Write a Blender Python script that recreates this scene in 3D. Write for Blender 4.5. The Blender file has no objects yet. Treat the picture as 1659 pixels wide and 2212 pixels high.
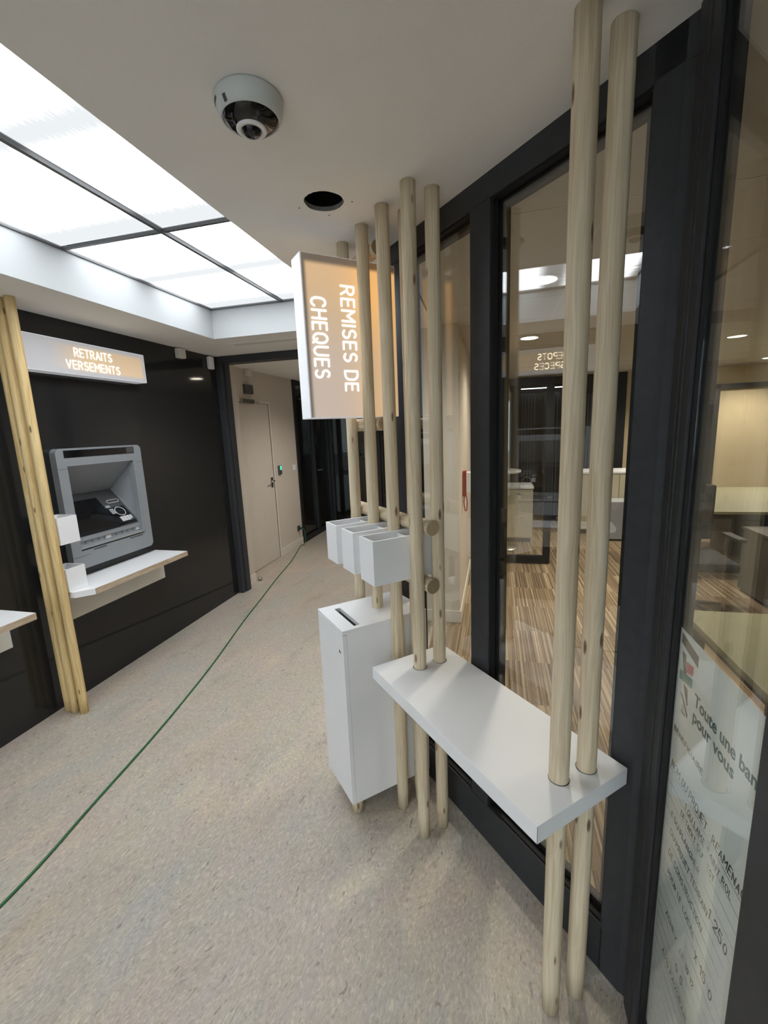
import bpy, bmesh, math, random
from mathutils import Vector, Matrix
random.seed(7)
C = bpy.context.scene.collection
sc = bpy.context.scene
PI = math.pi
# ------------------------------------------------------------------ measures
XL = -2.648            # glossy black wall of the lobby
ZC = 2.412             # lobby ceiling
XC = -2.83             # corridor wall
O = Vector((.165, 1.05)); U = Vector((.6825, -.7308)); V = Vector((-.7308, -.6825))
def uv(u, v, z=0.0):
    p = O + U * u + V * v
    return Vector((p.x, p.y, z))

# ------------------------------------------------------------------ materials
MATS = {}
def newmat(name):
    m = bpy.data.materials.new(name); m.use_nodes = True
    nt = m.node_tree; b = nt.nodes['Principled BSDF']; MATS[name] = m
    return m, nt, b
def N(nt, typ, **kw):
    n = nt.nodes.new(typ)
    for k, v in kw.items(): setattr(n, k, v)
    return n
def L(nt, a, b): nt.links.new(a, b)
def setin(n, **kw):
    for k, v in kw.items(): n.inputs[k.replace('_', ' ')].default_value = v
def ramp(nt, stops, interp='LINEAR'):
    r = N(nt, 'ShaderNodeValToRGB'); e = r.color_ramp.elements; r.color_ramp.interpolation = interp
    while len(e) < len(stops): e.new(.5)
    for i, (p, c) in enumerate(stops):
        e[i].position = p; e[i].color = (c[0], c[1], c[2], 1)
    return r
def plain(name, col, rough=.5, metal=0.0, var=.04, scale=8, spec=None, bump=0.0, emit=None, es=0):
    m, nt, b = newmat(name)
    tc = N(nt, 'ShaderNodeTexCoord'); no = N(nt, 'ShaderNodeTexNoise'); setin(no, Scale=scale, Detail=5.0)
    L(nt, tc.outputs['Object'], no.inputs['Vector'])
    r = ramp(nt, [(.3, [c * (1 - var) for c in col]), (.7, [min(1, c * (1 + var)) for c in col])])
    L(nt, no.outputs['Fac'], r.inputs['Fac']); L(nt, r.outputs['Color'], b.inputs['Base Color'])
    setin(b, Roughness=rough, Metallic=metal)
    if spec is not None: b.inputs['Specular IOR Level'].default_value = spec
    if bump:
        n2 = N(nt, 'ShaderNodeTexNoise'); setin(n2, Scale=260.0, Detail=2.0)
        L(nt, tc.outputs['Object'], n2.inputs['Vector'])
        bp = N(nt, 'ShaderNodeBump'); setin(bp, Strength=bump, Distance=.002)
        L(nt, n2.outputs['Fac'], bp.inputs['Height']); L(nt, bp.outputs['Normal'], b.inputs['Normal'])
    if emit:
        b.inputs['Emission Color'].default_value = (*emit, 1); b.inputs['Emission Strength'].default_value = es
    return m
def vmul(nt, src, sx, sy, sz, loc=(0, 0, 0)):
    mp = N(nt, 'ShaderNodeMapping'); mp.inputs['Scale'].default_value = (sx, sy, sz); mp.inputs['Location'].default_value = loc
    L(nt, src, mp.inputs['Vector']); return mp.outputs['Vector']
def mixc(nt, fac, a, b, mode='MIX'):
    m = N(nt, 'ShaderNodeMix', data_type='RGBA', blend_type=mode)
    if isinstance(fac, float): m.inputs[0].default_value = fac
    else: L(nt, fac, m.inputs[0])
    for i, s in ((6, a), (7, b)):
        if isinstance(s, tuple): m.inputs[i].default_value = (*s, 1)
        else: L(nt, s, m.inputs[i])
    return m.outputs[2]

plain('ceiling_paint', (.86, .845, .82), .9, var=.015, scale=3, bump=.25)
plain('room_ceiling', (.60, .57, .52), .9, var=.02, scale=3)
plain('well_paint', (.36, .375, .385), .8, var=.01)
plain('beige_wall', (.60, .545, .475), .85, var=.03, scale=2, bump=.1)
plain('yellow_wall', (.62, .52, .34), .8, var=.04, scale=2)
plain('beige_trim', (.70, .655, .59), .6, var=.02)
plain('beige_door', (.62, .565, .50), .6, var=.02)
plain('frame_dark', (.031, .034, .039), .48, var=.12, scale=30, spec=.4, bump=.25)
plain('frame_black', (.008, .009, .011), .5, var=.1)
plain('gasket', (.004, .004, .005), .6)
plain('white_laminate', (.80, .81, .83), .45, var=.01, bump=.08)
plain('white_lacquer', (.83, .84, .86), .4, var=.01)
plain('bracket_grey', (.66, .64, .58), .6, var=.02)
plain('grey_plastic', (.27, .29, .31), .4, var=.03)
plain('grey_light', (.40, .42, .45), .38, var=.03)
plain('grey_dark', (.075, .078, .082), .35, var=.05)
plain('steel_light', (.55, .58, .62), .3, metal=.6, var=.03)
plain('black_gloss', (.006, .006, .007), .08)
plain('screen_glass', (.008, .009, .012), .05)
plain('chrome', (.75, .75, .75), .15, metal=1.0)
plain('steel_brushed', (.45, .44, .42), .35, metal=1.0)
plain('key_white', (.85, .86, .88), .4)
plain('camera_shell', (.62, .66, .66), .35, var=.02)
plain('void_black', (.004, .004, .004), .9)
plain('plaster_grey', (.25, .25, .24), .9, var=.25, scale=60)
plain('cable_green', (.010, .125, .045), .4, var=.1)
plain('plug_green', (.02, .05, .03), .5)
plain('red_plastic', (.33, .012, .012), .35)
plain('cabinet_cream', (.55, .50, .38), .6, var=.03)
plain('desk_olive', (.215, .205, .12), .5, var=.04)
plain('desk_dark', (.035, .032, .030), .45, var=.08)
plain('brown_panel', (.060, .050, .038), .5, var=.1)
plain('chair_fabric', (.020, .022, .028), .9, var=.1)
plain('poster_ink', (.014, .014, .018), .7)
plain('poster_brown', (.115, .105, .085), .7)
plain('poster_teal', (.006, .115, .165), .7)
plain('poster_mint', (.14, .32, .31), .7)
plain('poster_red', (.50, .035, .05), .7)
plain('line_grey', (.28, .29, .30), .7)
plain('glassware', (.7, .75, .75), .1, spec=.8)
plain('wood_orange', (.30, .17, .055), .5, var=.15)
plain('green_led', (.02, .3, .15), .4, emit=(.1, 1.0, .55), es=.7)
plain('letter_glow', (.9, .88, .8), .5, emit=(1.0, .93, .80), es=.55)
plain('downlight_glow', (.9, .9, .9), .5, emit=(1.0, .90, .74), es=14)
plain('paper_white', (.86, .90, .90), .75, var=.03, scale=3)

# black glossy wall panels
m, nt, b = newmat('black_panel')
tc = N(nt, 'ShaderNodeTexCoord'); no = N(nt, 'ShaderNodeTexNoise'); setin(no, Scale=1.4, Detail=2.0)
L(nt, tc.outputs['Object'], no.inputs['Vector'])
r = ramp(nt, [(.3, (.018, .0185, .019)), (.7, (.022, .022, .0225))]); L(nt, no.outputs['Fac'], r.inputs['Fac'])
L(nt, r.outputs['Color'], b.inputs['Base Color']); setin(b, Roughness=.06); b.inputs['Specular IOR Level'].default_value = .35
bp = N(nt, 'ShaderNodeBump'); setin(bp, Strength=.05, Distance=.01); L(nt, no.outputs['Fac'], bp.inputs['Height']); L(nt, bp.outputs['Normal'], b.inputs['Normal'])

# glass: see-through sheet with mirror reflection growing towards grazing view
def glassmat(name, tint, f0=.045, base=0.0):
    m, nt, b = newmat(name); nt.nodes.remove(b)
    out = [n for n in nt.nodes if n.type == 'OUTPUT_MATERIAL'][0]
    geo = N(nt, 'ShaderNodeNewGeometry'); dot = N(nt, 'ShaderNodeVectorMath', operation='DOT_PRODUCT')
    L(nt, geo.outputs['Normal'], dot.inputs[0]); L(nt, geo.outputs['Incoming'], dot.inputs[1])
    ab = N(nt, 'ShaderNodeMath', operation='ABSOLUTE'); L(nt, dot.outputs['Value'], ab.inputs[0])
    om = N(nt, 'ShaderNodeMath', operation='SUBTRACT'); om.inputs[0].default_value = 1; L(nt, ab.outputs[0], om.inputs[1])
    pw = N(nt, 'ShaderNodeMath', operation='POWER'); L(nt, om.outputs[0], pw.inputs[0]); pw.inputs[1].default_value = 5
    ml = N(nt, 'ShaderNodeMath', operation='MULTIPLY_ADD'); L(nt, pw.outputs[0], ml.inputs[0]); ml.inputs[1].default_value = 1 - f0; ml.inputs[2].default_value = f0
    tr = N(nt, 'ShaderNodeBsdfTransparent'); tr.inputs['Color'].default_value = (*tint, 1)
    gl = N(nt, 'ShaderNodeBsdfGlossy'); gl.inputs['Roughness'].default_value = 0.0; gl.inputs['Color'].default_value = (1, 1, 1, 1)
    mx = N(nt, 'ShaderNodeMixShader'); L(nt, ml.outputs[0], mx.inputs[0]); L(nt, tr.outputs[0], mx.inputs[1]); L(nt, gl.outputs[0], mx.inputs[2])
    L(nt, mx.outputs[0], out.inputs['Surface'])
glassmat('pane_glass', (.965, .975, .965), .10)
glassmat('dark_glass', (.30, .31, .30), .05)

# linoleum with marbled flecks
m, nt, b = newmat('linoleum')
tc = N(nt, 'ShaderNodeTexCoord'); src = tc.outputs['Object']
wv = N(nt, 'ShaderNodeTexNoise'); setin(wv, Scale=2.2, Detail=3.0); L(nt, src, wv.inputs['Vector'])
add = N(nt, 'ShaderNodeVectorMath', operation='MULTIPLY_ADD'); L(nt, wv.outputs['Color'], add.inputs[0]); add.inputs[1].default_value = (.14, .14, 0); L(nt, src, add.inputs[2])
rot = N(nt, 'ShaderNodeVectorRotate', rotation_type='Z_AXIS'); rot.inputs['Angle'].default_value = math.radians(8); L(nt, add.outputs[0], rot.inputs['Vector'])
big = N(nt, 'ShaderNodeTexNoise'); setin(big, Scale=1.0, Detail=5.0, Roughness=.6); L(nt, vmul(nt, rot.outputs[0], 7, 2.6, 1), big.inputs['Vector'])
rb = ramp(nt, [(.22, (.34, .315, .285)), (.36, (.40, .365, .325)), (.46, (.44, .405, .345)), (.54, (.425, .39, .355)), (.64, (.475, .43, .36)), (.8, (.42, .40, .355))])
L(nt, big.outputs['Fac'], rb.inputs['Fac'])
hue = N(nt, 'ShaderNodeTexNoise'); setin(hue, Scale=1.0, Detail=3.0); L(nt, vmul(nt, rot.outputs[0], 3.4, 1.7, 1, (4, 7, 0)), hue.inputs['Vector'])
rh = ramp(nt, [(.3, (.94, .985, 1.02)), (.45, (1.0, 1.0, .98)), (.58, (1.03, .975, .975)), (.72, (1.05, 1.0, .91))]); L(nt, hue.outputs['Fac'], rh.inputs['Fac'])
c1 = mixc(nt, 1.0, rb.outputs['Color'], rh.outputs['Color'], 'MULTIPLY')
fl = N(nt, 'ShaderNodeTexNoise'); setin(fl, Scale=1.0, Detail=4.0, Roughness=.62, Distortion=.8); L(nt, vmul(nt, rot.outputs[0], 125, 50, 1), fl.inputs['Vector'])
rf = ramp(nt, [(.26, (.66, .64, .62)), (.42, (.93, .93, .92)), (.54, (1.02, 1.02, 1.02)), (.68, (1.32, 1.31, 1.28))]); L(nt, fl.outputs['Fac'], rf.inputs['Fac'])
c2 = mixc(nt, 1.0, c1, rf.outputs['Color'], 'MULTIPLY')
fd = N(nt, 'ShaderNodeTexNoise'); setin(fd, Scale=1.0, Detail=2.0, Distortion=1.2); L(nt, vmul(nt, rot.outputs[0], 60, 22, 1, (9, 3, 0)), fd.inputs['Vector'])
rd = ramp(nt, [(.27, (.62, .60, .60)), (.34, (1, 1, 1))]); L(nt, fd.outputs['Fac'], rd.inputs['Fac'])
c3 = mixc(nt, 1.0, c2, rd.outputs['Color'], 'MULTIPLY')
L(nt, c3, b.inputs['Base Color']); setin(b, Roughness=.42); b.inputs['Specular IOR Level'].default_value = .35
bp = N(nt, 'ShaderNodeBump'); setin(bp, Strength=.12, Distance=.002); L(nt, fl.outputs['Fac'], bp.inputs['Height']); L(nt, bp.outputs['Normal'], b.inputs['Normal'])

# striped carpet tiles
m, nt, b = newmat('carpet')
tc = N(nt, 'ShaderNodeTexCoord'); src = tc.outputs['Object']
sn = N(nt, 'ShaderNodeVectorMath', operation='SNAP'); L(nt, src, sn.inputs[0]); sn.inputs[1].default_value = (.5, .5, 10)
wn = N(nt, 'ShaderNodeTexWhiteNoise'); L(nt, sn.outputs[0], wn.inputs['Vector'])
of = N(nt, 'ShaderNodeVectorMath', operation='MULTIPLY_ADD'); L(nt, wn.outputs['Color'], of.inputs[0]); of.inputs[1].default_value = (9, 3, 0); L(nt, src, of.inputs[2])
st = N(nt, 'ShaderNodeTexNoise'); setin(st, Scale=1.0, Detail=4.0, Roughness=.75); L(nt, vmul(nt, of.outputs[0], 60, .22, 1), st.inputs['Vector'])
rs = ramp(nt, [(.36, (.075, .050, .030)), (.46, (.18, .125, .075)), (.53, (.26, .195, .125)), (.62, (.48, .39, .27))]); L(nt, st.outputs['Fac'], rs.inputs['Fac'])
br = ramp(nt, [(0, (.82, .80, .78)), (1, (1.15, 1.12, 1.08))]); L(nt, wn.outputs['Value'], br.inputs['Fac'])
c1 = mixc(nt, 1.0, rs.outputs['Color'], br.outputs['Color'], 'MULTIPLY')
L(nt, c1, b.inputs['Base Color']); setin(b, Roughness=.95)
fz = N(nt, 'ShaderNodeTexNoise'); setin(fz, Scale=300.0); L(nt, src, fz.inputs['Vector'])
bp = N(nt, 'ShaderNodeBump'); setin(bp, Strength=.5, Distance=.004); L(nt, fz.outputs['Fac'], bp.inputs['Height']); L(nt, bp.outputs['Normal'], b.inputs['Normal'])

# pine
def pine(name, light, mid, dark):
    m, nt, b = newmat(name)
    tc = N(nt, 'ShaderNodeTexCoord'); oi = N(nt, 'ShaderNodeObjectInfo')
    sh = N(nt, 'ShaderNodeVectorMath', operation='MULTIPLY_ADD'); sh.inputs[1].default_value = (1, 1, 1)
    cr = N(nt, 'ShaderNodeCombineXYZ')
    mu = N(nt, 'ShaderNodeMath', operation='MULTIPLY'); mu.inputs[1].default_value = 37.0; L(nt, oi.outputs['Random'], mu.inputs[0])
    for i in range(3): L(nt, mu.outputs[0], cr.inputs[i])
    L(nt, tc.outputs['Object'], sh.inputs[0]); L(nt, cr.outputs[0], sh.inputs[2]); src = sh.outputs[0]
    wn = N(nt, 'ShaderNodeTexNoise'); setin(wn, Scale=2.5, Detail=2.0); L(nt, src, wn.inputs['Vector'])
    wa = N(nt, 'ShaderNodeVectorMath', operation='MULTIPLY_ADD'); wa.inputs[1].default_value = (.03, .03, 0); L(nt, wn.outputs['Color'], wa.inputs[0]); L(nt, src, wa.inputs[2])
    g = N(nt, 'ShaderNodeTexNoise'); setin(g, Scale=1.0, Detail=4.0, Roughness=.6, Distortion=.6); L(nt, vmul(nt, wa.outputs[0], 55, 55, 1.6), g.inputs['Vector'])
    rg = ramp(nt, [(.33, dark), (.46, mid), (.62, light)]); L(nt, g.outputs['Fac'], rg.inputs['Fac'])
    f = N(nt, 'ShaderNodeTexNoise'); setin(f, Scale=1.0, Detail=2.0); L(nt, vmul(nt, wa.outputs[0], 210, 210, 5), f.inputs['Vector'])
    rf = ramp(nt, [(.35, (.88, .86, .82)), (.6, (1.04, 1.04, 1.04))]); L(nt, f.outputs['Fac'], rf.inputs['Fac'])
    c = mixc(nt, 1.0, rg.outputs['Color'], rf.outputs['Color'], 'MULTIPLY')
    vo = N(nt, 'ShaderNodeTexVoronoi', feature='F1'); setin(vo, Scale=1.0); L(nt, vmul(nt, src, 24, 24, 6.5), vo.inputs['Vector'])
    rk = ramp(nt, [(.0, (1, 1, 1)), (.10, (.8, .8, .8)), (.16, (0, 0, 0))]); L(nt, vo.outputs['Distance'], rk.inputs['Fac'])
    vr = N(nt, 'ShaderNodeSeparateColor'); L(nt, vo.outputs['Color'], vr.inputs[0])
    gt = N(nt, 'ShaderNodeMath', operation='GREATER_THAN'); gt.inputs[1].default_value = .30; L(nt, vr.outputs[0], gt.inputs[0])
    km = N(nt, 'ShaderNodeMath', operation='MULTIPLY'); L(nt, rk.outputs['Color'], km.inputs[0]); L(nt, gt.outputs[0], km.inputs[1])
    c = mixc(nt, km.outputs[0], c, (.13, .065, .025))
    L(nt, c, b.inputs['Base Color']); setin(b, Roughness=.5); b.inputs['Specular IOR Level'].default_value = .3
    bp = N(nt, 'ShaderNodeBump'); setin(bp, Strength=.15, Distance=.002); L(nt, g.outputs['Fac'], bp.inputs['Height']); L(nt, bp.outputs['Normal'], b.inputs['Normal'])
pine('pine', (.70, .61, .455), (.64, .54, .385), (.54, .43, .285))
pine('pine_yellow', (.74, .57, .30), (.69, .51, .245), (.56, .38, .16))
m, nt, b = newmat('end_grain')
tc = N(nt, 'ShaderNodeTexCoord'); w = N(nt, 'ShaderNodeTexWave', wave_type='RINGS', rings_direction='SPHERICAL'); setin(w, Scale=45.0, Distortion=2.0, Detail=2.0)
L(nt, tc.outputs['Object'], w.inputs['Vector']); r = ramp(nt, [(.2, (.26, .19, .10)), (.8, (.42, .32, .19))]); L(nt, w.outputs['Fac'], r.inputs['Fac']); L(nt, r.outputs['Color'], b.inputs['Base Color']); setin(b, Roughness=.8)
# plywood edge
m, nt, b = newmat('ply_edge')
tc = N(nt, 'ShaderNodeTexCoord'); g = N(nt, 'ShaderNodeTexNoise'); setin(g, Scale=1.0, Detail=4.0, Distortion=.8); L(nt, vmul(nt, tc.outputs['Object'], 6, 9, 150), g.inputs['Vector'])
r = ramp(nt, [(.3, (.34, .24, .15)), (.5, (.50, .39, .28)), (.7, (.63, .53, .42))]); L(nt, g.outputs['Fac'], r.inputs['Fac']); L(nt, r.outputs['Color'], b.inputs['Base Color']); setin(b, Roughness=.7)

# luminous ceiling sheet: ribbed polycarbonate over lamp tubes
m, nt, b = newmat('light_sheet'); nt.nodes.remove(b)
out = [n for n in nt.nodes if n.type == 'OUTPUT_MATERIAL'][0]
tc = N(nt, 'ShaderNodeTexCoord'); sp = N(nt, 'ShaderNodeSeparateXYZ'); L(nt, tc.outputs['Object'], sp.inputs[0])
# lamp tubes run across (x); gaps between them look greyer
def mth(op, a, bb=None, c=None):
    n = N(nt, 'ShaderNodeMath', operation=op)
    for i, s in enumerate((a, bb, c)):
        if s is None: continue
        if isinstance(s, (int, float)): n.inputs[i].default_value = s
        else: L(nt, s, n.inputs[i])
    return n.outputs[0]
rib = N(nt, 'ShaderNodeTexNoise'); setin(rib, Scale=1.0, Detail=3.0, Roughness=.7); L(nt, vmul(nt, tc.outputs['Object'], 120, 1.2, 1), rib.inputs['Vector'])
ribs = mth('MULTIPLY', mth('SUBTRACT', rib.outputs['Fac'], .5), .16)
yy = mth('ADD', sp.outputs['Y'], ribs)
def bandn(c, hw, soft):
    d_ = mth('ABSOLUTE', mth('SUBTRACT', yy, c)); r_ = N(nt, 'ShaderNodeMapRange', interpolation_type='SMOOTHSTEP'); L(nt, d_, r_.inputs['Value']); setin(r_, From_Min=hw, From_Max=hw + soft, To_Min=1.0, To_Max=0.0); return r_.outputs[0]
g1 = mth('MAXIMUM', bandn(-.07, .035, .11), mth('MAXIMUM', bandn(.56, .06, .14), bandn(-.62, .01, .07)))
edgex = mth('ABSOLUTE', sp.outputs['X']); ex = N(nt, 'ShaderNodeMapRange', interpolation_type='SMOOTHSTEP'); L(nt, edgex, ex.inputs['Value']); setin(ex, From_Min=.250, From_Max=.300, To_Min=0.0, To_Max=.62)
dark = mth('MAXIMUM', mth('MULTIPLY', g1, .93), ex.outputs[0])
lin = mth('MULTIPLY', mth('SUBTRACT', 1.0, dark), 3.2)
stren = mth('ADD', lin, .20)
em = N(nt, 'ShaderNodeEmission'); em.inputs['Color'].default_value = (.93, .97, 1.0, 1); L(nt, stren, em.inputs['Strength'])
L(nt, em.outputs[0], out.inputs['Surface'])

# back-lit sign faces (glow follows the lamps inside the box)
def signmat(name, grey, glow, axis, lo, hi, lo2, hi2, axis2, es):
    m, nt, b = newmat(name)
    tc = N(nt, 'ShaderNodeTexCoord'); sp = N(nt, 'ShaderNodeSeparateXYZ'); L(nt, tc.outputs['Object'], sp.inputs[0])
    def band(sock, a, bb, w):
        r1 = N(nt, 'ShaderNodeMapRange', interpolation_type='SMOOTHSTEP'); L(nt, sock, r1.inputs['Value']); setin(r1, From_Min=a, From_Max=a + w)
        r2 = N(nt, 'ShaderNodeMapRange', interpolation_type='SMOOTHSTEP'); L(nt, sock, r2.inputs['Value']); setin(r2, From_Min=bb - w, From_Max=bb, To_Min=1.0, To_Max=0.0)
        mm = N(nt, 'ShaderNodeMath', operation='MULTIPLY'); L(nt, r1.outputs[0], mm.inputs[0]); L(nt, r2.outputs[0], mm.inputs[1]); return mm.outputs[0]
    f1 = band(sp.outputs[axis], lo, hi, .03)
    ra = N(nt, 'ShaderNodeMapRange', interpolation_type='SMOOTHSTEP'); L(nt, sp.outputs[axis2], ra.inputs['Value']); setin(ra, From_Min=lo2, From_Max=lo2 + .30)
    rb_ = N(nt, 'ShaderNodeMapRange', interpolation_type='SMOOTHSTEP'); L(nt, sp.outputs[axis2], rb_.inputs['Value']); setin(rb_, From_Min=hi2 - .025, From_Max=hi2, To_Min=1.0, To_Max=0.0)
    f2n = N(nt, 'ShaderNodeMath', operation='MULTIPLY'); L(nt, ra.outputs[0], f2n.inputs[0]); L(nt, rb_.outputs[0], f2n.inputs[1]); f2 = f2n.outputs[0]
    mm = N(nt, 'ShaderNodeMath', operation='MULTIPLY'); L(nt, f1, mm.inputs[0]); L(nt, f2, mm.inputs[1])
    c = mixc(nt, mm.outputs[0], grey, glow)
    L(nt, c, b.inputs['Base Color']); L(nt, c, b.inputs['Emission Color']); b.inputs['Emission Strength'].default_value = es
    setin(b, Roughness=.5)
    return m

# ------------------------------------------------------------------ object helpers
def tag(o, label=None, cat=None, group=None, kind=None):
    if label: o['label'] = label
    if cat: o['category'] = cat
    if group: o['group'] = group
    if kind: o['kind'] = kind
    return o
def thing(name, loc, label, cat, group=None):
    o = bpy.data.objects.new(name, None); o.empty_display_size = .05; C.objects.link(o); o.location = Vector(loc)
    return tag(o, label, cat, group)
class MB:
    def __init__(s): s.bm = bmesh.new(); s.mats = []; s.mi = 0
    def mat(s, name):
        if name not in s.mats: s.mats.append(name)
        s.mi = s.mats.index(name); return s
    def _mark(s, faces):
        for f in faces: f.material_index = s.mi
    def hexa(s, pts, bev=0.0):
        vs = [s.bm.verts.new(p) for p in pts]
        idx = [(0, 3, 2, 1), (4, 5, 6, 7), (0, 1, 5, 4), (1, 2, 6, 5), (2, 3, 7, 6), (3, 0, 4, 7)]
        fs = [s.bm.faces.new([vs[i] for i in q]) for q in idx]; s._mark(fs)
        if bev:
            r = bmesh.ops.bevel(s.bm, geom=list({e for f in fs for e in f.edges}), offset=bev, segments=2, affect='EDGES', profile=.6)
            s._mark(r['faces'])
        return s
    def box(s, x0, x1, y0, y1, z0, z1, bev=0.0):
        return s.hexa([(x0, y0, z0), (x1, y0, z0), (x1, y1, z0), (x0, y1, z0), (x0, y0, z1), (x1, y0, z1), (x1, y1, z1), (x0, y1, z1)], bev)
    def ubox(s, u0, u1, v0, v1, z0, z1, bev=0.0):
        return s.hexa([uv(u0, v0, z0), uv(u1, v0, z0), uv(u1, v1, z0), uv(u0, v1, z0), uv(u0, v0, z1), uv(u1, v0, z1), uv(u1, v1, z1), uv(u0, v1, z1)], bev)
    def prism(s, poly, vec, bev=0.0):
        vec = Vector(vec); a = [s.bm.verts.new(p) for p in poly]; c = [s.bm.verts.new(Vector(p) + vec) for p in poly]
        n = len(poly); fs = [s.bm.faces.new(a[::-1]), s.bm.faces.new(c)]
        for i in range(n): fs.append(s.bm.faces.new((a[i], a[(i + 1) % n], c[(i + 1) % n], c[i])))
        s._mark(fs)
        if bev:
            r = bmesh.ops.bevel(s.bm, geom=list({e for f in fs[:2] for e in f.edges}), offset=bev, segments=2, affect='EDGES'); s._mark(r['faces'])
        return s
    def face(s, pts):
        f = s.bm.faces.new([s.bm.verts.new(p) for p in pts]); s._mark([f]); return s
    def tube(s, path, r, n=16, cap=True, radii=None, capmat=None):
        path = [Vector(p) for p in path]; rings = []
        up = None
        for i, p in enumerate(path):
            d = (path[min(i + 1, len(path) - 1)] - path[max(i - 1, 0)]).normalized()
            if up is None:
                up = Vector((0, 0, 1)) if abs(d.z) < .9 else Vector((1, 0, 0))
            a = d.cross(up).normalized(); bb = a.cross(d).normalized(); up = bb
            rr = radii[i] if radii else r
            rings.append([s.bm.verts.new(p + a * rr * math.cos(2 * PI * k / n) + bb * rr * math.sin(2 * PI * k / n)) for k in range(n)])
        fs = []
        for q, w in zip(rings[:-1], rings[1:]):
            for k in range(n): fs.append(s.bm.faces.new((q[k], q[(k + 1) % n], w[(k + 1) % n], w[k])))
        for f in fs: f.smooth = True
        s._mark(fs)
        if cap:
            if capmat: s.mat(capmat)
            s._mark([s.bm.faces.new(rings[0][::-1]), s.bm.faces.new(rings[-1])])
        return s
    def lathe(s, c, prof, n=40, axis='Z'):
        c = Vector(c); rings = []
        for (r, h) in prof:
            ring = []
            for k in range(n):
                a = 2 * PI * k / n
                if axis == 'Z': p = c + Vector((r * math.cos(a), r * math.sin(a), h))
                else: p = c + Vector((h, r * math.cos(a), r * math.sin(a)))
                ring.append(s.bm.verts.new(p))
            rings.append(ring)
        fs = []
        for q, w in zip(rings[:-1], rings[1:]):
            for k in range(n): fs.append(s.bm.faces.new((q[k], q[(k + 1) % n], w[(k + 1) % n], w[k])))
        for f in fs: f.smooth = True
        fs += [s.bm.faces.new(rings[0][::-1]), s.bm.faces.new(rings[-1])]
        s._mark(fs); return s
    def build(s, name, mat=None, parent=None, loc=None, recalc=True):
        if mat and not s.mats: s.mats = [mat]
        if recalc: bmesh.ops.recalc_face_normals(s.bm, faces=s.bm.faces)
        org = parent_world(parent) if parent is not None else (Vector(loc) if loc is not None else Vector((0, 0, 0)))
        bmesh.ops.translate(s.bm, verts=s.bm.verts, vec=-org)
        me = bpy.data.meshes.new(name); s.bm.to_mesh(me); s.bm.free()
        for k in s.mats: me.materials.append(MATS[k])
        o = bpy.data.objects.new(name, me); C.objects.link(o)
        if parent is not None: o.parent = parent
        else: o.location = org
        return o
def parent_world(p):
    v = Vector((0, 0, 0))
    while p is not None: v = v + Vector(p.location); p = p.parent
    return v
def struct(mb, name, mat=None, loc=None):
    o = mb.build(name, mat, loc=loc); o['kind'] = 'structure'; return o
def rrect(c, a, bdir, w, h, r, n=6):
    """rounded rectangle outline around c in the plane of unit vectors a, bdir"""
    c = Vector(c); a = Vector(a); bdir = Vector(bdir); out = []
    for sx, sy, t0 in ((1, 1, 0), (-1, 1, 90), (-1, -1, 180), (1, -1, 270)):
        for k in range(n + 1):
            t = math.radians(t0 + 90 * k / n)
            out.append(c + a * (sx * (w / 2 - r) + r * math.cos(t)) + bdir * (sy * (h / 2 - r) + r * math.sin(t)))
    return out
def ring_prism(mb, outer, inner, vec):
    vec = Vector(vec); n = len(outer)
    A = [mb.bm.verts.new(p) for p in outer]; B = [mb.bm.verts.new(p) for p in inner]
    A2 = [mb.bm.verts.new(Vector(p) + vec) for p in outer]; B2 = [mb.bm.verts.new(Vector(p) + vec) for p in inner]
    fs = []
    for i in range(n):
        j = (i + 1) % n
        fs += [mb.bm.faces.new(q) for q in ((A[i], A[j], B[j], B[i]), (A2[i], B2[i], B2[j], A2[j]), (A[i], A2[i], A2[j], A[j]), (B[i], B[j], B2[j], B2[i]))]
    mb._mark(fs)
def text(name, s, origin, xd, yd, size, mat, parent, depth=.0015, bold=0.0, width=None, align='LEFT', label=None, cat=None):
    """flat lettering: origin = baseline start, xd reading direction, yd letter-up, size = cap height"""
    cu = bpy.data.curves.new(name, 'FONT'); cu.body = s; cu.size = 1.0; cu.extrude = 0; cu.offset = bold; cu.resolution_u = 4
    ob = bpy.data.objects.new(name, cu); C.objects.link(ob)
    bpy.context.view_layer.update()
    me = bpy.data.meshes.new_from_object(ob.evaluated_get(bpy.context.evaluated_depsgraph_get()))
    bpy.data.objects.remove(ob); bpy.data.curves.remove(cu)
    xs = [v.co.x for v in me.vertices]; x0 = min(xs); x1 = max(xs); cap = .70
    ky = size / cap; kx = ky if width is None else width / (x1 - x0)
    xd = Vector(xd).normalized(); yd = Vector(yd).normalized(); nd = xd.cross(yd)
    sh = {'LEFT': x0, 'CENTER': (x0 + x1) / 2, 'RIGHT': x1}[align]
    org = parent_world(parent)
    bm = bmesh.new(); bm.from_mesh(me)
    for v in bm.verts: v.co = Vector(origin) + xd * ((v.co.x - sh) * kx) + yd * (v.co.y * ky) + nd * .0006 - org
    r = bmesh.ops.extrude_face_region(bm, geom=bm.faces[:])
    bmesh.ops.translate(bm, verts=[g for g in r['geom'] if isinstance(g, bmesh.types.BMVert)], vec=nd * depth)
    bmesh.ops.recalc_face_normals(bm, faces=bm.faces)
    me2 = bpy.data.meshes.new(name); bm.to_mesh(me2); bm.free(); me2.materials.append(MATS[mat])
    o = bpy.data.objects.new(name, me2); C.objects.link(o); o.parent = parent
    if label: o['label'] = label
    return o

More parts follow.
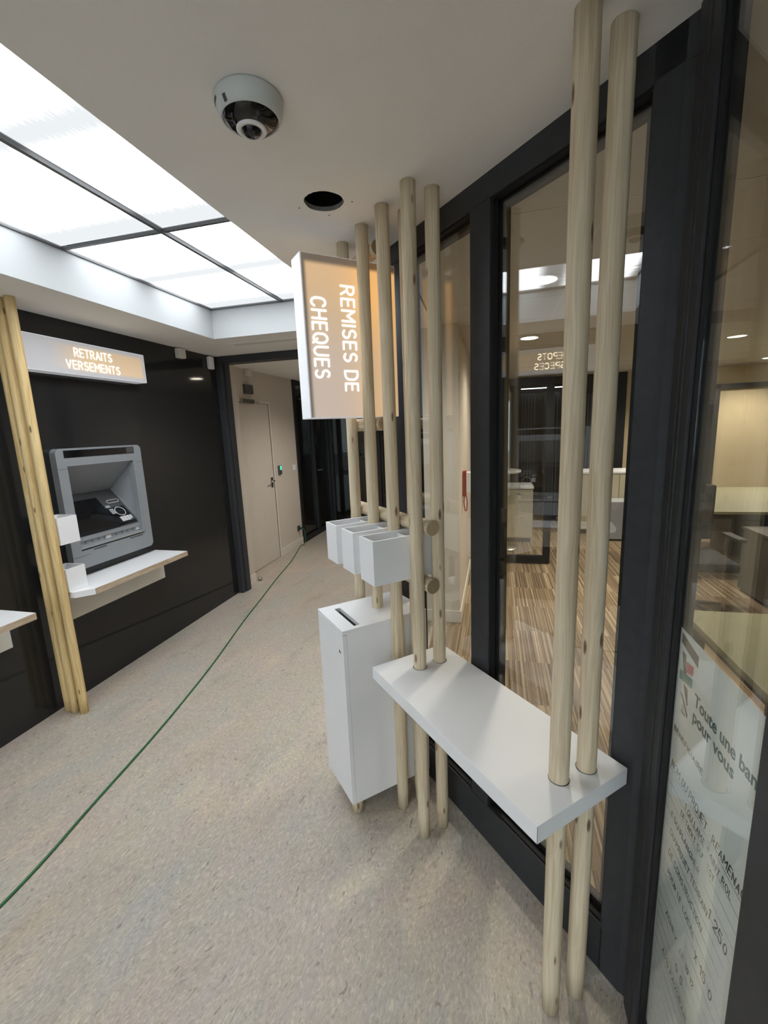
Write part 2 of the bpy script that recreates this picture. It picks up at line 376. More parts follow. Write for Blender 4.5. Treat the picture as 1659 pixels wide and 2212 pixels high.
def arc(cx, cy, rx, ry, a0, a1, n=10):
    return [(cx + rx * math.cos(math.radians(a0 + (a1 - a0) * i / n)), cy + ry * math.sin(math.radians(a0 + (a1 - a0) * i / n))) for i in range(n + 1)]
GL = {
 'A': (.62, [[(0, 0), (.31, 1), (.62, 0)], [(.12, .33), (.50, .33)]]),
 'B': (.56, [[(0, 0), (0, 1), (.30, 1)] + arc(.30, .76, .22, .24, 90, -90) + [(0, .52)], [(.30, .52)] + arc(.30, .26, .26, .26, 90, -90) + [(0, 0)]]),
 'C': (.60, [arc(.33, .62, .30, .38, 30, 180) + arc(.33, .38, .30, .38, 180, 330)]),
 'D': (.60, [[(0, 0), (0, 1), (.25, 1)] + arc(.25, .65, .35, .35, 90, 0) + arc(.25, .35, .35, .35, 0, -90) + [(0, 0)]]),
 'E': (.50, [[(.50, 1), (0, 1), (0, 0), (.50, 0)], [(0, .52), (.44, .52)]]),
 'F': (.50, [[(.50, 1), (0, 1), (0, 0)], [(0, .50), (.44, .50)]]),
 'G': (.64, [arc(.33, .62, .31, .38, 35, 180) + arc(.33, .38, .31, .38, 180, 360) + [(.64, .45), (.38, .45)]]),
 'H': (.58, [[(0, 0), (0, 1)], [(.58, 0), (.58, 1)], [(0, .52), (.58, .52)]]),
 'I': (.02, [[(0.01, 0), (0.01, 1)]]),
 'J': (.40, [[(.40, 1), (.40, .25)] + arc(.20, .22, .20, .22, 0, -180)]),
 'L': (.46, [[(0, 1), (0, 0), (.46, 0)]]),
 'M': (.72, [[(0, 0), (0, 1), (.36, .42), (.72, 1), (.72, 0)]]),
 'N': (.60, [[(0, 0), (0, 1), (.60, 0), (.60, 1)]]),
 'O': (.66, [arc(.33, .62, .33, .38, 0, 180) + arc(.33, .38, .33, .38, 180, 360) + [(.66, .62)]]),
 'P': (.54, [[(0, 0), (0, 1), (.26, 1)] + arc(.26, .73, .28, .27, 90, -90) + [(0, .46)]]),
 'Q': (.66, [arc(.33, .62, .33, .38, 0, 180) + arc(.33, .38, .33, .38, 180, 360) + [(.66, .62)], [(.36, .28), (.66, -.04)]]),
 'R': (.56, [[(0, 0), (0, 1), (.27, 1)] + arc(.27, .74, .26, .26, 90, -90) + [(0, .48)], [(.27, .48), (.56, 0)]]),
 'S': (.54, [arc(.28, .75, .25, .25, 35, 180, 8) + arc(.27, .75, .24, .235, 180, 270, 5) + arc(.27, .265, .27, .25, 90, 0, 5) + arc(.27, .265, .27, .265, 0, -145, 8)]),
 'T': (.56, [[(0, 1), (.56, 1)], [(.28, 1), (.28, 0)]]),
 'U': (.60, [[(0, 1), (0, .30)] + arc(.30, .30, .30, .30, 180, 360) + [(.60, 1)]]),
 'V': (.62, [[(0, 1), (.31, 0), (.62, 1)]]),
 'X': (.5, [[(0, 1), (.5, 0)], [(0, 0), (.5, 1)]]),
 '1': (.2, [[(0, .8), (.2, 1), (.2, 0)]]), '2': (.5, [arc(.25, .75, .25, .25, 160, -20) + [(0, 0), (.5, 0)]]),
 '0': (.5, [arc(.25, .5, .25, .5, 0, 360, 16)]), '5': (.5, [[(.45, 1), (.05, 1), (.02, .58)] + arc(.22, .32, .26, .30, 110, -150)]),
 ':': (.05, [[(0, .7), (.01, .7)], [(0, .1), (.01, .1)]])}
def strokes(name, s, origin, xd, yd, size, mat, parent, wt=.15, width=None, align='LEFT', depth=.0012, gap=.24, jitter=0.0):
    """round-ended stroke lettering; origin = baseline, size = cap height, wt = stroke weight over cap height"""
    rnd = random.Random(len(s) * 31 + int(size * 9999)); x = 0; lines = []
    for ch in s:
        if ch == ' ': x += .42; continue
        w_, st = GL[ch]; dy = rnd.uniform(-1, 1) * jitter; sc_ = 1 + rnd.uniform(-1, 1) * jitter * 2; sl = rnd.uniform(-1, 1) * jitter * 2
        for pl in st: lines.append([(x + (px_ + sl * py_) * sc_, py_ * sc_ + dy) for px_, py_ in pl])
        x += w_ * sc_ + gap + wt * .35
    x -= gap + wt * .35
    kx = size if width is None else width / (x + wt)
    off = {'LEFT': 0, 'CENTER': -x / 2, 'RIGHT': -x}[align]
    xd = Vector(xd).normalized(); yd = Vector(yd).normalized(); nd = xd.cross(yd); r = wt * size / 2
    o0 = Vector(origin)
    def W(p): return o0 + xd * ((p[0] + off) * kx) + yd * (p[1] * size) + nd * .0004
    mb = MB()
    for pl in lines:
        q = [W(p) for p in pl]
        for i, a in enumerate(q):
            d_ = [a + xd * (r * math.cos(2 * PI * k / 12)) + yd * (r * math.sin(2 * PI * k / 12)) for k in range(12)]
            mb.prism(d_, nd * depth)
            if i < len(q) - 1:
                b_ = q[i + 1]; t_v = (b_ - a)
                if t_v.length < 1e-6: continue
                pn = nd.cross(t_v.normalized()) * r
                mb.prism([a - pn, b_ - pn, b_ + pn, a + pn], nd * depth)
    return mb.build(name, mat, parent)

# ================================================================== SETTING
GX = .400   # plane of the sliding door glass
P0 = uv(-1.14, -.197); PC = uv(.09, -.197)   # ends of the slanted glass wall
# floor of lobby + corridor
mb = MB()
ring = [(XL, -2.6), (.45, -2.6), (.40, 1.09), (PC.x + .03, PC.y + .03), (P0.x + .03, P0.y + .02), (-.50, 3.57), (-.42, 3.62), (-.42, 7.4), (-2.9, 7.4), (-2.9, 4.26), (XL, 4.26)]
mb.prism([(x, y, -.05) for x, y in ring], (0, 0, .05)); struct(mb, 'floor', 'linoleum')
# thin pale strip where the lino meets the glass wall frame
# carpet of the office
mb = MB(); ring = [(-.6, -2.6), (7.0, -2.6), (7.0, 12.0), (-.6, 12.0)]
mb.prism([(x, y, -.05) for x, y in ring], (0, 0, .048)); struct(mb, 'floor_office', 'carpet')

# lobby ceiling with light well and round cut-out
WX0, WX1, WY0, WY1, WZ = -2.167, -.930, .75, 3.245, 2.628
HOLE = Vector((-.563, 1.549)); HR = .066
bm = bmesh.new()
def loop(pts):
    vs = [bm.verts.new((x, y, ZC)) for x, y in pts]; es = [bm.edges.new((vs[i], vs[(i + 1) % len(vs)])) for i in range(len(vs))]; return es
es = loop([(XL - .1, -2.6), (.55, -2.6), (.45, 1.08), (PC.x + .05, PC.y + .04), (P0.x + .05, P0.y + .03), (-.46, 3.6), (-.46, 7.4), (-2.95, 7.4), (-2.95, 4.2), (XL - .1, 4.2)])
es += loop([(WX0, WY0), (WX0, WY1), (WX1, WY1), (WX1, WY0)])
es += loop([(HOLE.x + HR * (1 + .03 * math.sin(5 * a * .17)) * math.cos(2 * PI * a / 40), HOLE.y + HR * (1 + .02 * math.cos(3 * a)) * math.sin(2 * PI * a / 40)) for a in range(40)])
bmesh.ops.triangle_fill(bm, edges=es, use_beauty=True, use_dissolve=False)
for f in bm.faces:
    if f.normal.z > 0: f.normal_flip()
me = bpy.data.meshes.new('ceiling'); bm.to_mesh(me); bm.free(); me.materials.append(MATS['ceiling_paint'])
o = bpy.data.objects.new('ceiling', me); C.objects.link(o); o['kind'] = 'structure'
# upstand of the light well (its four sides), then an unseen lid that shuts out sky light
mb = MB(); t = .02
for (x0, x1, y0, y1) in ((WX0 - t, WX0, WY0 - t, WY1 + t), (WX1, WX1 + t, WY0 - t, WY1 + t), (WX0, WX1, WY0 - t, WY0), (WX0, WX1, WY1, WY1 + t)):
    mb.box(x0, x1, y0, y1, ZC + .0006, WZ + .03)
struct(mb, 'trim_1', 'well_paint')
mb = MB(); mb.box(-3.2, 7.1, -2.7, 12.1, 2.80, 2.86); mb.box(-3.2, 7.1, -2.7, -2.6, 2.415, 2.80); struct(mb, 'ceiling_sky_block', 'void_black')
mb = MB(); ring_prism(mb, rrect((HOLE.x, HOLE.y, ZC + .0005), (1, 0, 0), (0, 1, 0), HR * 2 + .03, HR * 2 + .03, HR + .0149, 10),
                      rrect((HOLE.x, HOLE.y, ZC + .0005), (1, 0, 0), (0, 1, 0), HR * 2 - .001, HR * 2 - .001, HR - .0006, 10), (0, 0, .014))
o = mb.build('ceiling_cutout_rim', 'plaster_grey', loc=(HOLE.x, HOLE.y, ZC)); tag(o, 'rough plaster rim of the empty round hole cut in the white ceiling', 'ceiling hole')
mb = MB(); mb.lathe((HOLE.x, HOLE.y, ZC + .015), [(HR + .02, 0), (HR + .02, .2)], 24); mb.bm.faces.ensure_lookup_table()
for f in [f for f in mb.bm.faces if len(f.verts) > 4 and f.calc_center_median().z < ZC + .1]: mb.bm.faces.remove(f)
tag(mb.build('ceiling_void', 'void_black', loc=(HOLE.x, HOLE.y, ZC)), 'black cavity seen through the round cut-out in the ceiling', 'cavity')
for dx, dy, s_ in ((-.095, .012, 'tiny dark screw hole in the ceiling on the sign side of the round cut-out'), (.090, .030, 'tiny dark screw hole in the ceiling on the pole side of the round cut-out'), (-.016, .093, 'tiny dark screw hole in the ceiling just past the round cut-out')):
    mb = MB(); mb.lathe((HOLE.x + dx, HOLE.y + dy, ZC), [(.003, -.0008), (.003, -.0002)], 12)
    tag(mb.build('screw_hole', 'grey_dark', loc=(HOLE.x + dx, HOLE.y + dy, ZC)), s_, 'hole', 'screw holes round the cut-out')

# luminous sheets and T bars
XT = -1.562; YT = 2.005
panels = [(WX0 + .004, XT - .012, YT + .01, WY1 - .004, 'far luminous ceiling sheet, on the side of the cash machine wall'),
          (XT + .012, WX1 - .004, YT + .01, WY1 - .004, 'far luminous ceiling sheet, on the side of the cheque sign'),
          (WX0 + .004, XT - .012, WY0 + .004, YT - .01, 'near luminous ceiling sheet, on the side of the cash machine wall'),
          (XT + .012, WX1 - .004, WY0 + .004, YT - .01, 'near luminous ceiling sheet, on the side of the dome camera')]
t = thing('luminous_ceiling', (XT, YT, WZ), 'glowing recessed ceiling light of four ribbed sheets with dark cross bars', 'ceiling light')
for (x0, x1, y0, y1, lab) in panels:
    cx, cy = (x0 + x1) / 2, (y0 + y1) / 2
    mb = MB(); mb.box(x0, x1, y0, y1, WZ + .014, WZ + .020)
    o = mb.build('light_sheet', 'light_sheet', loc=(cx, cy, WZ)); o.parent = t; o.location = Vector((cx, cy, WZ)) - t.location
mb = MB(); mb.box(XT - .0085, XT + .0085, WY0, WY1, WZ - .003, WZ + .012); mb.build('grid_bar', 'grey_dark', t)
for a_, b_ in ((WX0, XT - .012), (XT + .012, WX1)):
    mb = MB(); mb.box(a_, b_, YT - .0075, YT + .0075, WZ - .002, WZ + .012); mb.build('grid_bar', 'grey_dark', t)
mb = MB()
for (x0, x1, y0, y1) in ((WX0 + .0005, WX0 + .010, WY0 + .011, WY1 - .011), (WX1 - .004, WX1 - .0005, WY0 + .011, WY1 - .011), (WX0 + .0005, WX1 - .0005, WY0 + .0005, WY0 + .010), (WX0 + .0005, WX1 - .0005, WY1 - .010, WY1 - .0005)):
    mb = MB(); mb.box(x0, x1, y0, y1, WZ - .003, WZ + .005); mb.build('edge_angle', 'grey_dark', t)

# left wall (black glossy panels) with recesses for the two machines
ATM = [(2.125, 2.80), (.935, 1.61)]; AZ0, AZ1 = .835, 1.615
YL0, YL1 = -2.6, 3.95
def rects_with_holes(y0, y1, z0, z1, holes):
    ys = sorted({y0, y1, *[h[0] for h in holes], *[h[1] for h in holes]}); zs = sorted({z0, z1, *[h[2] for h in holes], *[h[3] for h in holes]})
    for a, b2 in zip(ys[:-1], ys[1:]):
        for c, d in zip(zs[:-1], zs[1:]):
            my, mz = (a + b2) / 2, (c + d) / 2
            if not any(h[0] < my < h[1] and h[2] < mz < h[3] for h in holes): yield a, b2, c, d
mb = MB()
for a, b2, c, d in rects_with_holes(YL0, YL1, 0, ZC, [(y0 + .03, y1 - .03, AZ0 + .04, AZ1 - .04) for y0, y1 in ATM]):
    mb.box(XL - .04, XL, a, b2, c, d)
bmesh.ops.remove_doubles(mb.bm, verts=mb.bm.verts, dist=1e-5)
struct(mb, 'wall_left', 'black_panel')
# void behind the machine openings
mb = MB(); mb.box(XL - .6, XL - .55, -2.6, 3.95, 0, ZC); struct(mb, 'wall_service', 'void_black')

# end portal of the lobby
mb = MB(); mb.box(XL + .0006, XL + .060, 3.93, 4.06, 0, ZC, .003); mb.box(XL + .060, XL + .075, 3.985, 4.06, 0, 2.346, .002)
mb.box(XL + .060, -.56, 3.93, 4.06, 2.346, ZC, .003)
mb.box(-.62, -.56, 3.93, 4.06, 0, 2.346, .003)
struct(mb, 'trim_2', 'frame_dark')
# corridor
mb = MB(); mb.box(XL - .30, XL + .002, 4.06, 4.27, 0, ZC); struct(mb, 'wall_corridor_jamb', 'beige_wall')
mb = MB()
DY0, DY1, DZ = 4.36, 5.257, 2.035
for a, b2, c, d in rects_with_holes(4.27, 5.99, 0, 2.45, [(DY0, DY1, 0, DZ)]): mb.box(XC - .1, XC, a, b2, c, d)
struct(mb, 'wall_corridor', 'beige_wall')
mb = MB(); mb.box(XL + .0022, XL + .013, 4.062, 4.27, 0, .105, .002); mb.box(XL - .178, XL + .013, 4.2705, 4.281, 0, .105, .002); struct(mb, 'baseboard_jamb', 'beige_trim')
mb = MB(); mb.box(XC + .0005, XC + .012, DY1 + .03, 5.985, 0, .105, .002); struct(mb, 'baseboard_corridor', 'beige_trim')
mb = MB()
mb.box(XC - .06, XC + .006, DY1, DY1 + .03, 0, DZ + .03, .002); mb.box(XC - .06, XC + .006, DY0 - .03, DY0, 0, DZ + .03, .002); mb.box(XC - .06, XC + .006, DY0, DY1, DZ, DZ + .03, .002)
struct(mb, 'trim_3', 'beige_trim')
dr = thing('door_1', (XC, DY1, 0), None, None); dr['kind'] = 'structure'
mb = MB(); mb.box(XC - .045, XC - .004, DY0 + .003, DY1 - .003, .006, DZ - .003, .002); mb.build('door_leaf', 'beige_door', dr)
mb = MB(); mb.box(XC - .004, XC + .004, 5.165, 5.215, .97, 1.10, .002); mb.tube([(XC + .003, 5.19, 1.055), (XC + .04, 5.19, 1.055), (XC + .047, 5.18, 1.055), (XC + .047, 5.08, 1.05)], .009, 10); mb.build('door_handle', 'steel_brushed', dr)
mb = MB(); mb.box(XC - .003, XC + .04, 4.60, 4.86, 2.02, 2.07, .004); mb.box(XC + .02, XC + .032, 4.62, 5.0, 2.045, 2.052); mb.build('door_closer', 'steel_brushed', dr)
# dark glazed partition at the end of the corridor
t_ = MB(); t_.box(XC - .06, XC + .02, 5.99, 6.07, 0, 2.45, .003); t_.box(XC - .06, XC + .02, 6.07, 7.35, 2.36, 2.45, .003); t_.box(XC - .06, XC + .02, 6.07, 7.35, 0, .09, .003); t_.box(XC - .06, XC + .02, 6.62, 6.68, .09, 2.36, .003); t_.box(XC - .06, XC + .02, 7.25, 7.35, .09, 2.36, .003)
for x0 in (-2.80, -1.95, -1.45, -.75):
    t_.box(x0, x0 + .06, 7.25, 7.33, 0, 2.42, .003)
t_.box(-2.74, -.4, 7.25, 7.33, 2.32, 2.42, .003); t_.box(-2.74, -.4, 7.25, 7.33, 0, .09, .003)
struct(t_, 'window_2', 'frame_black')
mb = MB(); mb.box(XC - .02, XC - .014, 6.07, 7.25, .09, 2.36); mb.box(-2.74, -.4, 7.285, 7.291, .09, 2.32); struct(mb, 'window_3', 'dark_glass')
mb = MB(); mb.tube([(XC + .01, 6.72, 1.05), (XC + .05, 6.72, 1.05), (XC + .05, 6.84, 1.05)], .009, 8); tag(mb.build('lever_handle', 'steel_brushed', loc=(XC + .02, 6.72, 1.05)), 'small steel lever on the dark glazed partition at the far corridor end', 'handle')
mb = MB(); mb.box(-4.6, -4.5, 4.2, 9.0, 0, 2.45); mb.box(-4.6, -.3, 9.0, 9.1, 0, 2.45); struct(mb, 'wall_dark_office', 'brown_panel')
mb = MB(); mb.box(-4.6, -2.9, 5.99, 9.1, -.05, -.002); mb.box(-2.9, -.3, 7.4, 9.1, -.05, -.002); struct(mb, 'floor_dark_office', 'carpet')
mb = MB(); mb.box(-4.6, -2.95, 4.2, 9.1, 2.45, 2.5); mb.box(-2.95, -.3, 7.4, 9.1, 2.45, 2.5); struct(mb, 'ceiling_dark_office', 'room_ceiling')
# wall block between corridor and office
mb = MB(); mb.box(-.57, -.28, 3.57, 5.1, 0, 2.45); struct(mb, 'wall_column', 'beige_wall')
mb = MB(); mb.box(-.42, -.28, 5.1, 12.0, 0, 2.45); struct(mb, 'wall_office_left', 'beige_wall')
mb = MB(); mb.box(-.582, -.268, 3.558, 3.5695, 0, .105, .002); mb.box(-.2795, -.268, 3.5695, 5.1, 0, .105, .002); struct(mb, 'baseboard_column', 'beige_trim')

# slanted glass wall
VF, VB = -.197, -.262      # front and back of its frame
zt, zb = 2.338, .165
fr = MB()
fr.ubox(-1.14, .13, VB, VF, zt, ZC + .03, .003)                   # head
fr.ubox(-1.14, .02, VB, VF, 0, zb, .003)                          # bottom rail
fr.ubox(-1.14, -.992, VB, VF - .0006, zb, zt, .003)                # post by the corridor
fr.ubox(-.578, -.482, VB, VF - .0006, zb, zt, .003)                # mullion
fr.ubox(.012, .060, VB, VF - .0006, zb, zt, .003)
struct(fr, 'window_1_frame', 'frame_dark').name = 'window_1'
mb = MB()                                                         # beads in front of the pane, black edge spacer behind it
for (a, b2) in ((-.992, -.578), (-.482, .012)):
    for (w_, v0, v1) in ((.007, -.2255, -.206), (.030, -.256, -.2305)):
        mb.ubox(a, a + w_, v0, v1, zb, zt); mb.ubox(b2 - w_, b2, v0, v1, zb, zt)
        mb.ubox(a + w_, b2 - w_, v0, v1, zt - w_, zt); mb.ubox(a + w_, b2 - w_, v0, v1, zb, zb + w_)
struct(mb, 'trim_4', 'gasket')
mb = MB()
for (a, b2) in ((-.9915, -.5785), (-.4815, .0115)):
    mb.ubox(a, b2, -.230, -.226, zb + .001, zt - .001)
struct(mb, 'window_4', 'pane_glass')
# corner post where the glazing turns towards the viewer (rounded skirting, grooves)
mb = MB()
poly = [uv(.012, VF), uv(.075, VF), uv(.100, VF - .006), Vector((.3705, 1.105, 0)), Vector((.3705, 1.072, 0)), Vector((.374, 1.071, 0)), Vector((.374, 1.069, 0)), Vector((.3705, 1.068, 0)), Vector((.3705, 1.052, 0)), Vector((.376, 1.051, 0)), Vector((.376, 1.047, 0)), Vector((.3715, 1.046, 0)), Vector((.3715, 1.016, 0)), Vector((.3945, 1.016, 0)), Vector((.3945, .966, 0)), Vector((.397, .966, 0)), Vector((.435, 1.085, 0)), Vector((.44, 1.14, 0)), uv(.012, VB)]
mb.prism(poly, (0, 0, ZC + .03)); struct(mb, 'trim_5', 'frame_dark')
# sliding door on the right
mb = MB()
mb.box(.371, .45, -.2, 1.014, 2.352, ZC + .03, .003); mb.box(.371, .45, .60, 1.014, 0, .035, .003)
mb.box(.371, .445, .545, .662, .035, 2.352, .003)
mb.box(.371, .445, -.35, .545, 0, .035, .003); mb.box(.371, .445, -.35, -.27, .035, 2.352, .003)
struct(mb, 'door_2', 'frame_dark')
mb = MB(); mb.box(.378, .3852, 1.008, 1.0155, .035, 2.352); mb.box(.378, .3852, .6625, .668, .035, 2.352); struct(mb, 'trim_6', 'gasket')
mb = MB(); mb.box(.3855, .3895, .6625, 1.0155, .036, 2.351); mb.box(.3855, .3895, -.27, .545, .036, 2.351); struct(mb, 'window_5', 'pane_glass')
# glass return between slanted wall and column
mb = MB(); mb.prism([(P0.x + .012, P0.y + .03, 0), (P0.x + .02, P0.y + .03, 0), (-.512, 3.568, 0), (-.520, 3.568, 0)], (0, 0, 2.41)); struct(mb, 'window_6', 'pane_glass')
mb = MB(); mb.box(.4, .5, -2.6, -.35, 0, 2.41); struct(mb, 'wall_right', 'beige_wall')
mb = MB()                                                         # unseen glazed entrance, added behind the viewer as a source of daylight
for x in (XL, -1.65, -.62, .40): mb.box(x, x + .08, -2.7, -2.62, 0, 2.41, .003)
mb.box(XL + .08, .40, -2.7, -2.62, 2.33, 2.41, .003); mb.box(XL + .08, .40, -2.7, -2.62, 0, .08, .003)
struct(mb, 'door_added_for_daylight', 'frame_dark')
mb = MB(); mb.box(XL + .08, .40, -2.665, -2.655, .08, 2.33); struct(mb, 'window_added_for_daylight', 'pane_glass')
mb = MB(); mb.box(-12, 12, -20, -2.7, -.12, -.02); struct(mb, 'ground', 'plaster_grey')

# office shell
mb = MB(); RZ = 2.43
ring = [(.452, -1.5), (7.0, -1.5), (7.0, 12.0), (-.42, 12.0), (-.42, 3.62), (-.455, 3.55), (P0.x + .055, P0.y + .035), (PC.x + .055, PC.y + .045), (.452, 1.09)]
mb.prism([(x, y, RZ) for x, y in ring], (0, 0, .02)); struct(mb, 'ceiling_office', 'room_ceiling')
mb = MB()
for y in [1.9 + .6 * k for k in range(16)]: mb.box(-.27, 6.99, y, y + .006, RZ - .0015, RZ - .0002)
for x in (.4, 1.6, 2.8, 4.0, 5.2): mb.box(x, x + .006, 1.9, 11.9, RZ - .0015, RZ - .0002)
struct(mb, 'trim_7', 'bracket_grey')
mb = MB(); mb.box(7.0, 7.1, -1.5, 12.0, 0, RZ); struct(mb, 'wall_office_right', 'yellow_wall')
mb = MB(); mb.box(-.42, 7.1, 12.0, 12.1, 0, RZ); struct(mb, 'wall_office_back', 'yellow_wall')
mb = MB(); mb.box(.5, 7.1, -1.6, -1.5, 0, RZ); struct(mb, 'wall_office_front', 'yellow_wall')

# ================================================================== POLES
R = .0245
def pole(u, v, label, z0=0.0, z1=ZC, x=None, y=None, mat='pine', group=None):
    p = uv(u, v) if x is None else Vector((x, y, 0))
    n = 26; path = []; rad = []
    ph = random.random() * 6
    for i in range(n):
        z = z0 + (z1 - z0 - .0006) * i / (n - 1)
        path.append((p.x + .0009 * math.sin(z * 3 + ph), p.y + .0009 * math.cos(z * 2.3 + ph), z + .0003))
        rad.append(R * (1 + .012 * math.sin(z * 5 + ph)))
    rad[0] *= .93
    mb = MB(); mb.mat(mat); mb.tube(path, R, 28, True, rad, 'end_grain')
    return tag(mb.build('wooden_pole', loc=(p.x, p.y, z0)), label, 'pole', group)
FR = [(-1.145, 'far end of the front row, half hidden by the cheque sign'), (-.970, 'standing against the lettered side of the cheque sign'), (-.805, 'second from the cheque sign, between two white bins'), (-.640, 'passing through the far end of the white bench shelf, front row'), (0.0, 'the front one at the near end of the white shelf')]
for u, s in FR: pole(u, 0.0, 'round pine pole, ' + s, group='floor to ceiling pine poles')
pole(-.640, -.093, 'glass side pine pole at the far end of the white bench shelf', group='floor to ceiling pine poles')
pole(.012, -.090, 'round pine pole nearest the glass wall at the near end of the bench shelf', group='floor to ceiling pine poles')
pole(-.805, -.093, 'back row pine pole close to the glass, hidden behind the pole between two bins', group='floor to ceiling pine poles')
pole(-.970, -.093, 'back row pine pole behind the cheque sign and its orange glow', group='floor to ceiling pine poles')
# feet under the cabinet
for (u, v, s) in ((-.895, .182, 'short round pine foot under the front corner of the white slot cabinet'), (-.865, -.125, 'short round pine foot under the glass side of the white slot cabinet')):
    p = uv(u, v); mb = MB(); mb.mat('pine'); mb.tube([(p.x, p.y, .0003), (p.x, p.y, .05), (p.x, p.y, .0975)], R, 24, True, None, 'end_grain')
    tag(mb.build('cabinet_foot', loc=(p.x, p.y, 0)), s, 'foot', 'pine feet of the cabinet')
# trio by the black wall
for x, y, s in ((-2.580, 1.915, 'yellow pine pole tight against the black wall, innermost of the cluster of three'), (-2.526, 1.907, 'yellow pine pole in the middle of the cluster of three'), (-2.462, 1.912, 'yellow pine pole carrying two small white boxes, outermost of the cluster of three')):
    pole(0, 0, s, x=x, y=y, mat='pine_yellow', group='pine poles by the black wall')

# crossbars
def bar(u0, u1, v, z, label, r=.0275):
    a = uv(u0, v, z); c = uv(u1, v, z); n = 8
    path = [a.lerp(c, i / n) for i in range(n + 1)]
    mb = MB(); mb.mat('pine'); mb.tube(path, r, 28, True, None, 'end_grain')
    # wood grain along the bar: rotate texture by building it upright and laying it down
    o = mb.build('wooden_crossbar', loc=a); return tag(o, label, 'crossbar', 'horizontal pine crossbars')
def bar2(u0, u1, v, z, label, r=.0275):
    ln = u1 - u0; mb = MB(); mb.mat('pine')
    mb.tube([(0, 0, ln * i / 8) for i in range(9)], r, 28, True, None, 'end_grain')
    o = mb.build('wooden_crossbar'); d = Vector((U.x, U.y, 0))
    o.rotation_euler = d.to_track_quat('Z', 'Y').to_euler(); o.location = uv(u0, v, z)
    return tag(o, label, 'crossbar', 'horizontal pine crossbars')
bar2(-1.20, -.610, -.0505, 1.2955, 'horizontal pine rod above the three white bins')
bar2(-1.20, -.613, -.0505, 1.0745, 'horizontal pine rod below the three white bins')
bar2(-1.20, -.935, -.0505, 2.333, 'horizontal pine rod just above the cheque sign')
bar2(-1.20, -.940, -.0505, 1.676, 'horizontal pine rod just under the cheque sign')

# ================================================================== BENCH SHELF
t = thing('bench_shelf', uv(-.33, 0, .705), 'long thick white laminate shelf held by four round pine poles', 'shelf')
mb = MB(); mb.ubox(-.738, .070, -.178, .155, .707, .755, .0015); mb.build('shelf_board', 'white_laminate', t)
mb = MB(); mb.ubox(-.7384, .0704, .1552, .1556, .7075, .7078); mb.ubox(.0696, .0704, .1548, .1556, .7075, .7545); mb.build('edge_joint', 'grey_dark', t)
# collars where the poles pass through
for (u, v) in ((-.640, 0), (-.640, -.093), (0, 0), (.012, -.090)):
    p = uv(u, v, .7551); mb = MB(); mb.tube([p, p + Vector((0, 0, .0006))], R + .0022, 28); mb.build('pole_collar', 'grey_dark', t)

# ================================================================== SLOT CABINET
cu0, cu1, cv0, cv1, cz0, cz1 = -1.098, -.829, -.160, .233, .098, .885
t = thing('slot_cabinet', uv(-.96, .03, cz0), 'tall white cabinet with a posting slot in its top and a small lock', 'cabinet')
w = .018
mb = MB()
mb.ubox(cu0, cu0 + w, cv0, cv1 - w, cz0, cz1 - w); mb.ubox(cu1 - w, cu1, cv0, cv1 - w, cz0, cz1 - w, .001); mb.ubox(cu0 + w, cu1 - w, cv0, cv0 + w, cz0, cz1 - w); mb.ubox(cu0 + w, cu1 - w, cv0 + w, cv1 - w, cz0, cz0 + w)
mb.build('body', 'white_laminate', t)
sv0, sv1, su0, su1 = .145, .172, cu0 + .045, cu1 - .022
mb = MB()                                                        # top with slot
mb.ubox(cu0, cu1, cv0, sv0, cz1 - w, cz1); mb.ubox(cu0, cu1, sv1, cv1, cz1 - w, cz1); mb.ubox(cu0, su0, sv0, sv1, cz1 - w, cz1); mb.ubox(su1, cu1, sv0, sv1, cz1 - w, cz1)
bmesh.ops.remove_doubles(mb.bm, verts=mb.bm.verts, dist=1e-5)
mb.build('top_panel', 'white_laminate', t)
mb = MB(); mb.ubox(cu0, cu1, cv1 - w + .001, cv1, cz0 + .001, cz1 - w - .003, .001); dd = mb.build('cabinet_door', 'white_laminate', t)
c = uv(cu1 - .030, cv1, .79); n3 = Vector((V.x, V.y, 0)); mb = MB(); mb.tube([c, c + n3 * .003], .0095, 20); mb.build('lock', 'chrome', dd)
mb = MB(); mb.tube([c + n3 * .0031, c + n3 * .0036], .004, 12); mb.build('keyhole', 'gasket', dd)

# ================================================================== THREE BINS
def bin_(u0, lab):
    u1 = u0 + .110; v0, v1, z0, z1 = -.110, .165, 1.103, 1.268; w = .008
    t = thing('white_bin', uv((u0 + u1) / 2, .03, z0), lab, 'bin', 'white open bins on the crossbars')
    mb = MB()
    mb.ubox(u0, u0 + w, v0, v1, z0, z1); mb.ubox(u1 - w, u1, v0, v1, z0, z1); mb.ubox(u0 + w, u1 - w, v0, v0 + w, z0, z1); mb.ubox(u0 + w, u1 - w, v1 - w, v1, z0, z1); mb.ubox(u0 + w, u1 - w, v0 + w, v1 - w, z0, z0 + w)
    mb.build('bin_shell', 'white_lacquer', t)
    mb = MB(); mb.ubox(u0 + w, u1 - w, .0, .006, z0 + w, z1 - .012); mb.build('divider', 'white_lacquer', t)
bin_(-.777, 'open white bin nearest the viewer, beside the bench shelf pole')
bin_(-.942, 'open white bin in the middle of the three hanging between pine poles')
bin_(-1.107, 'open white bin farthest down the row, under the cheque sign')

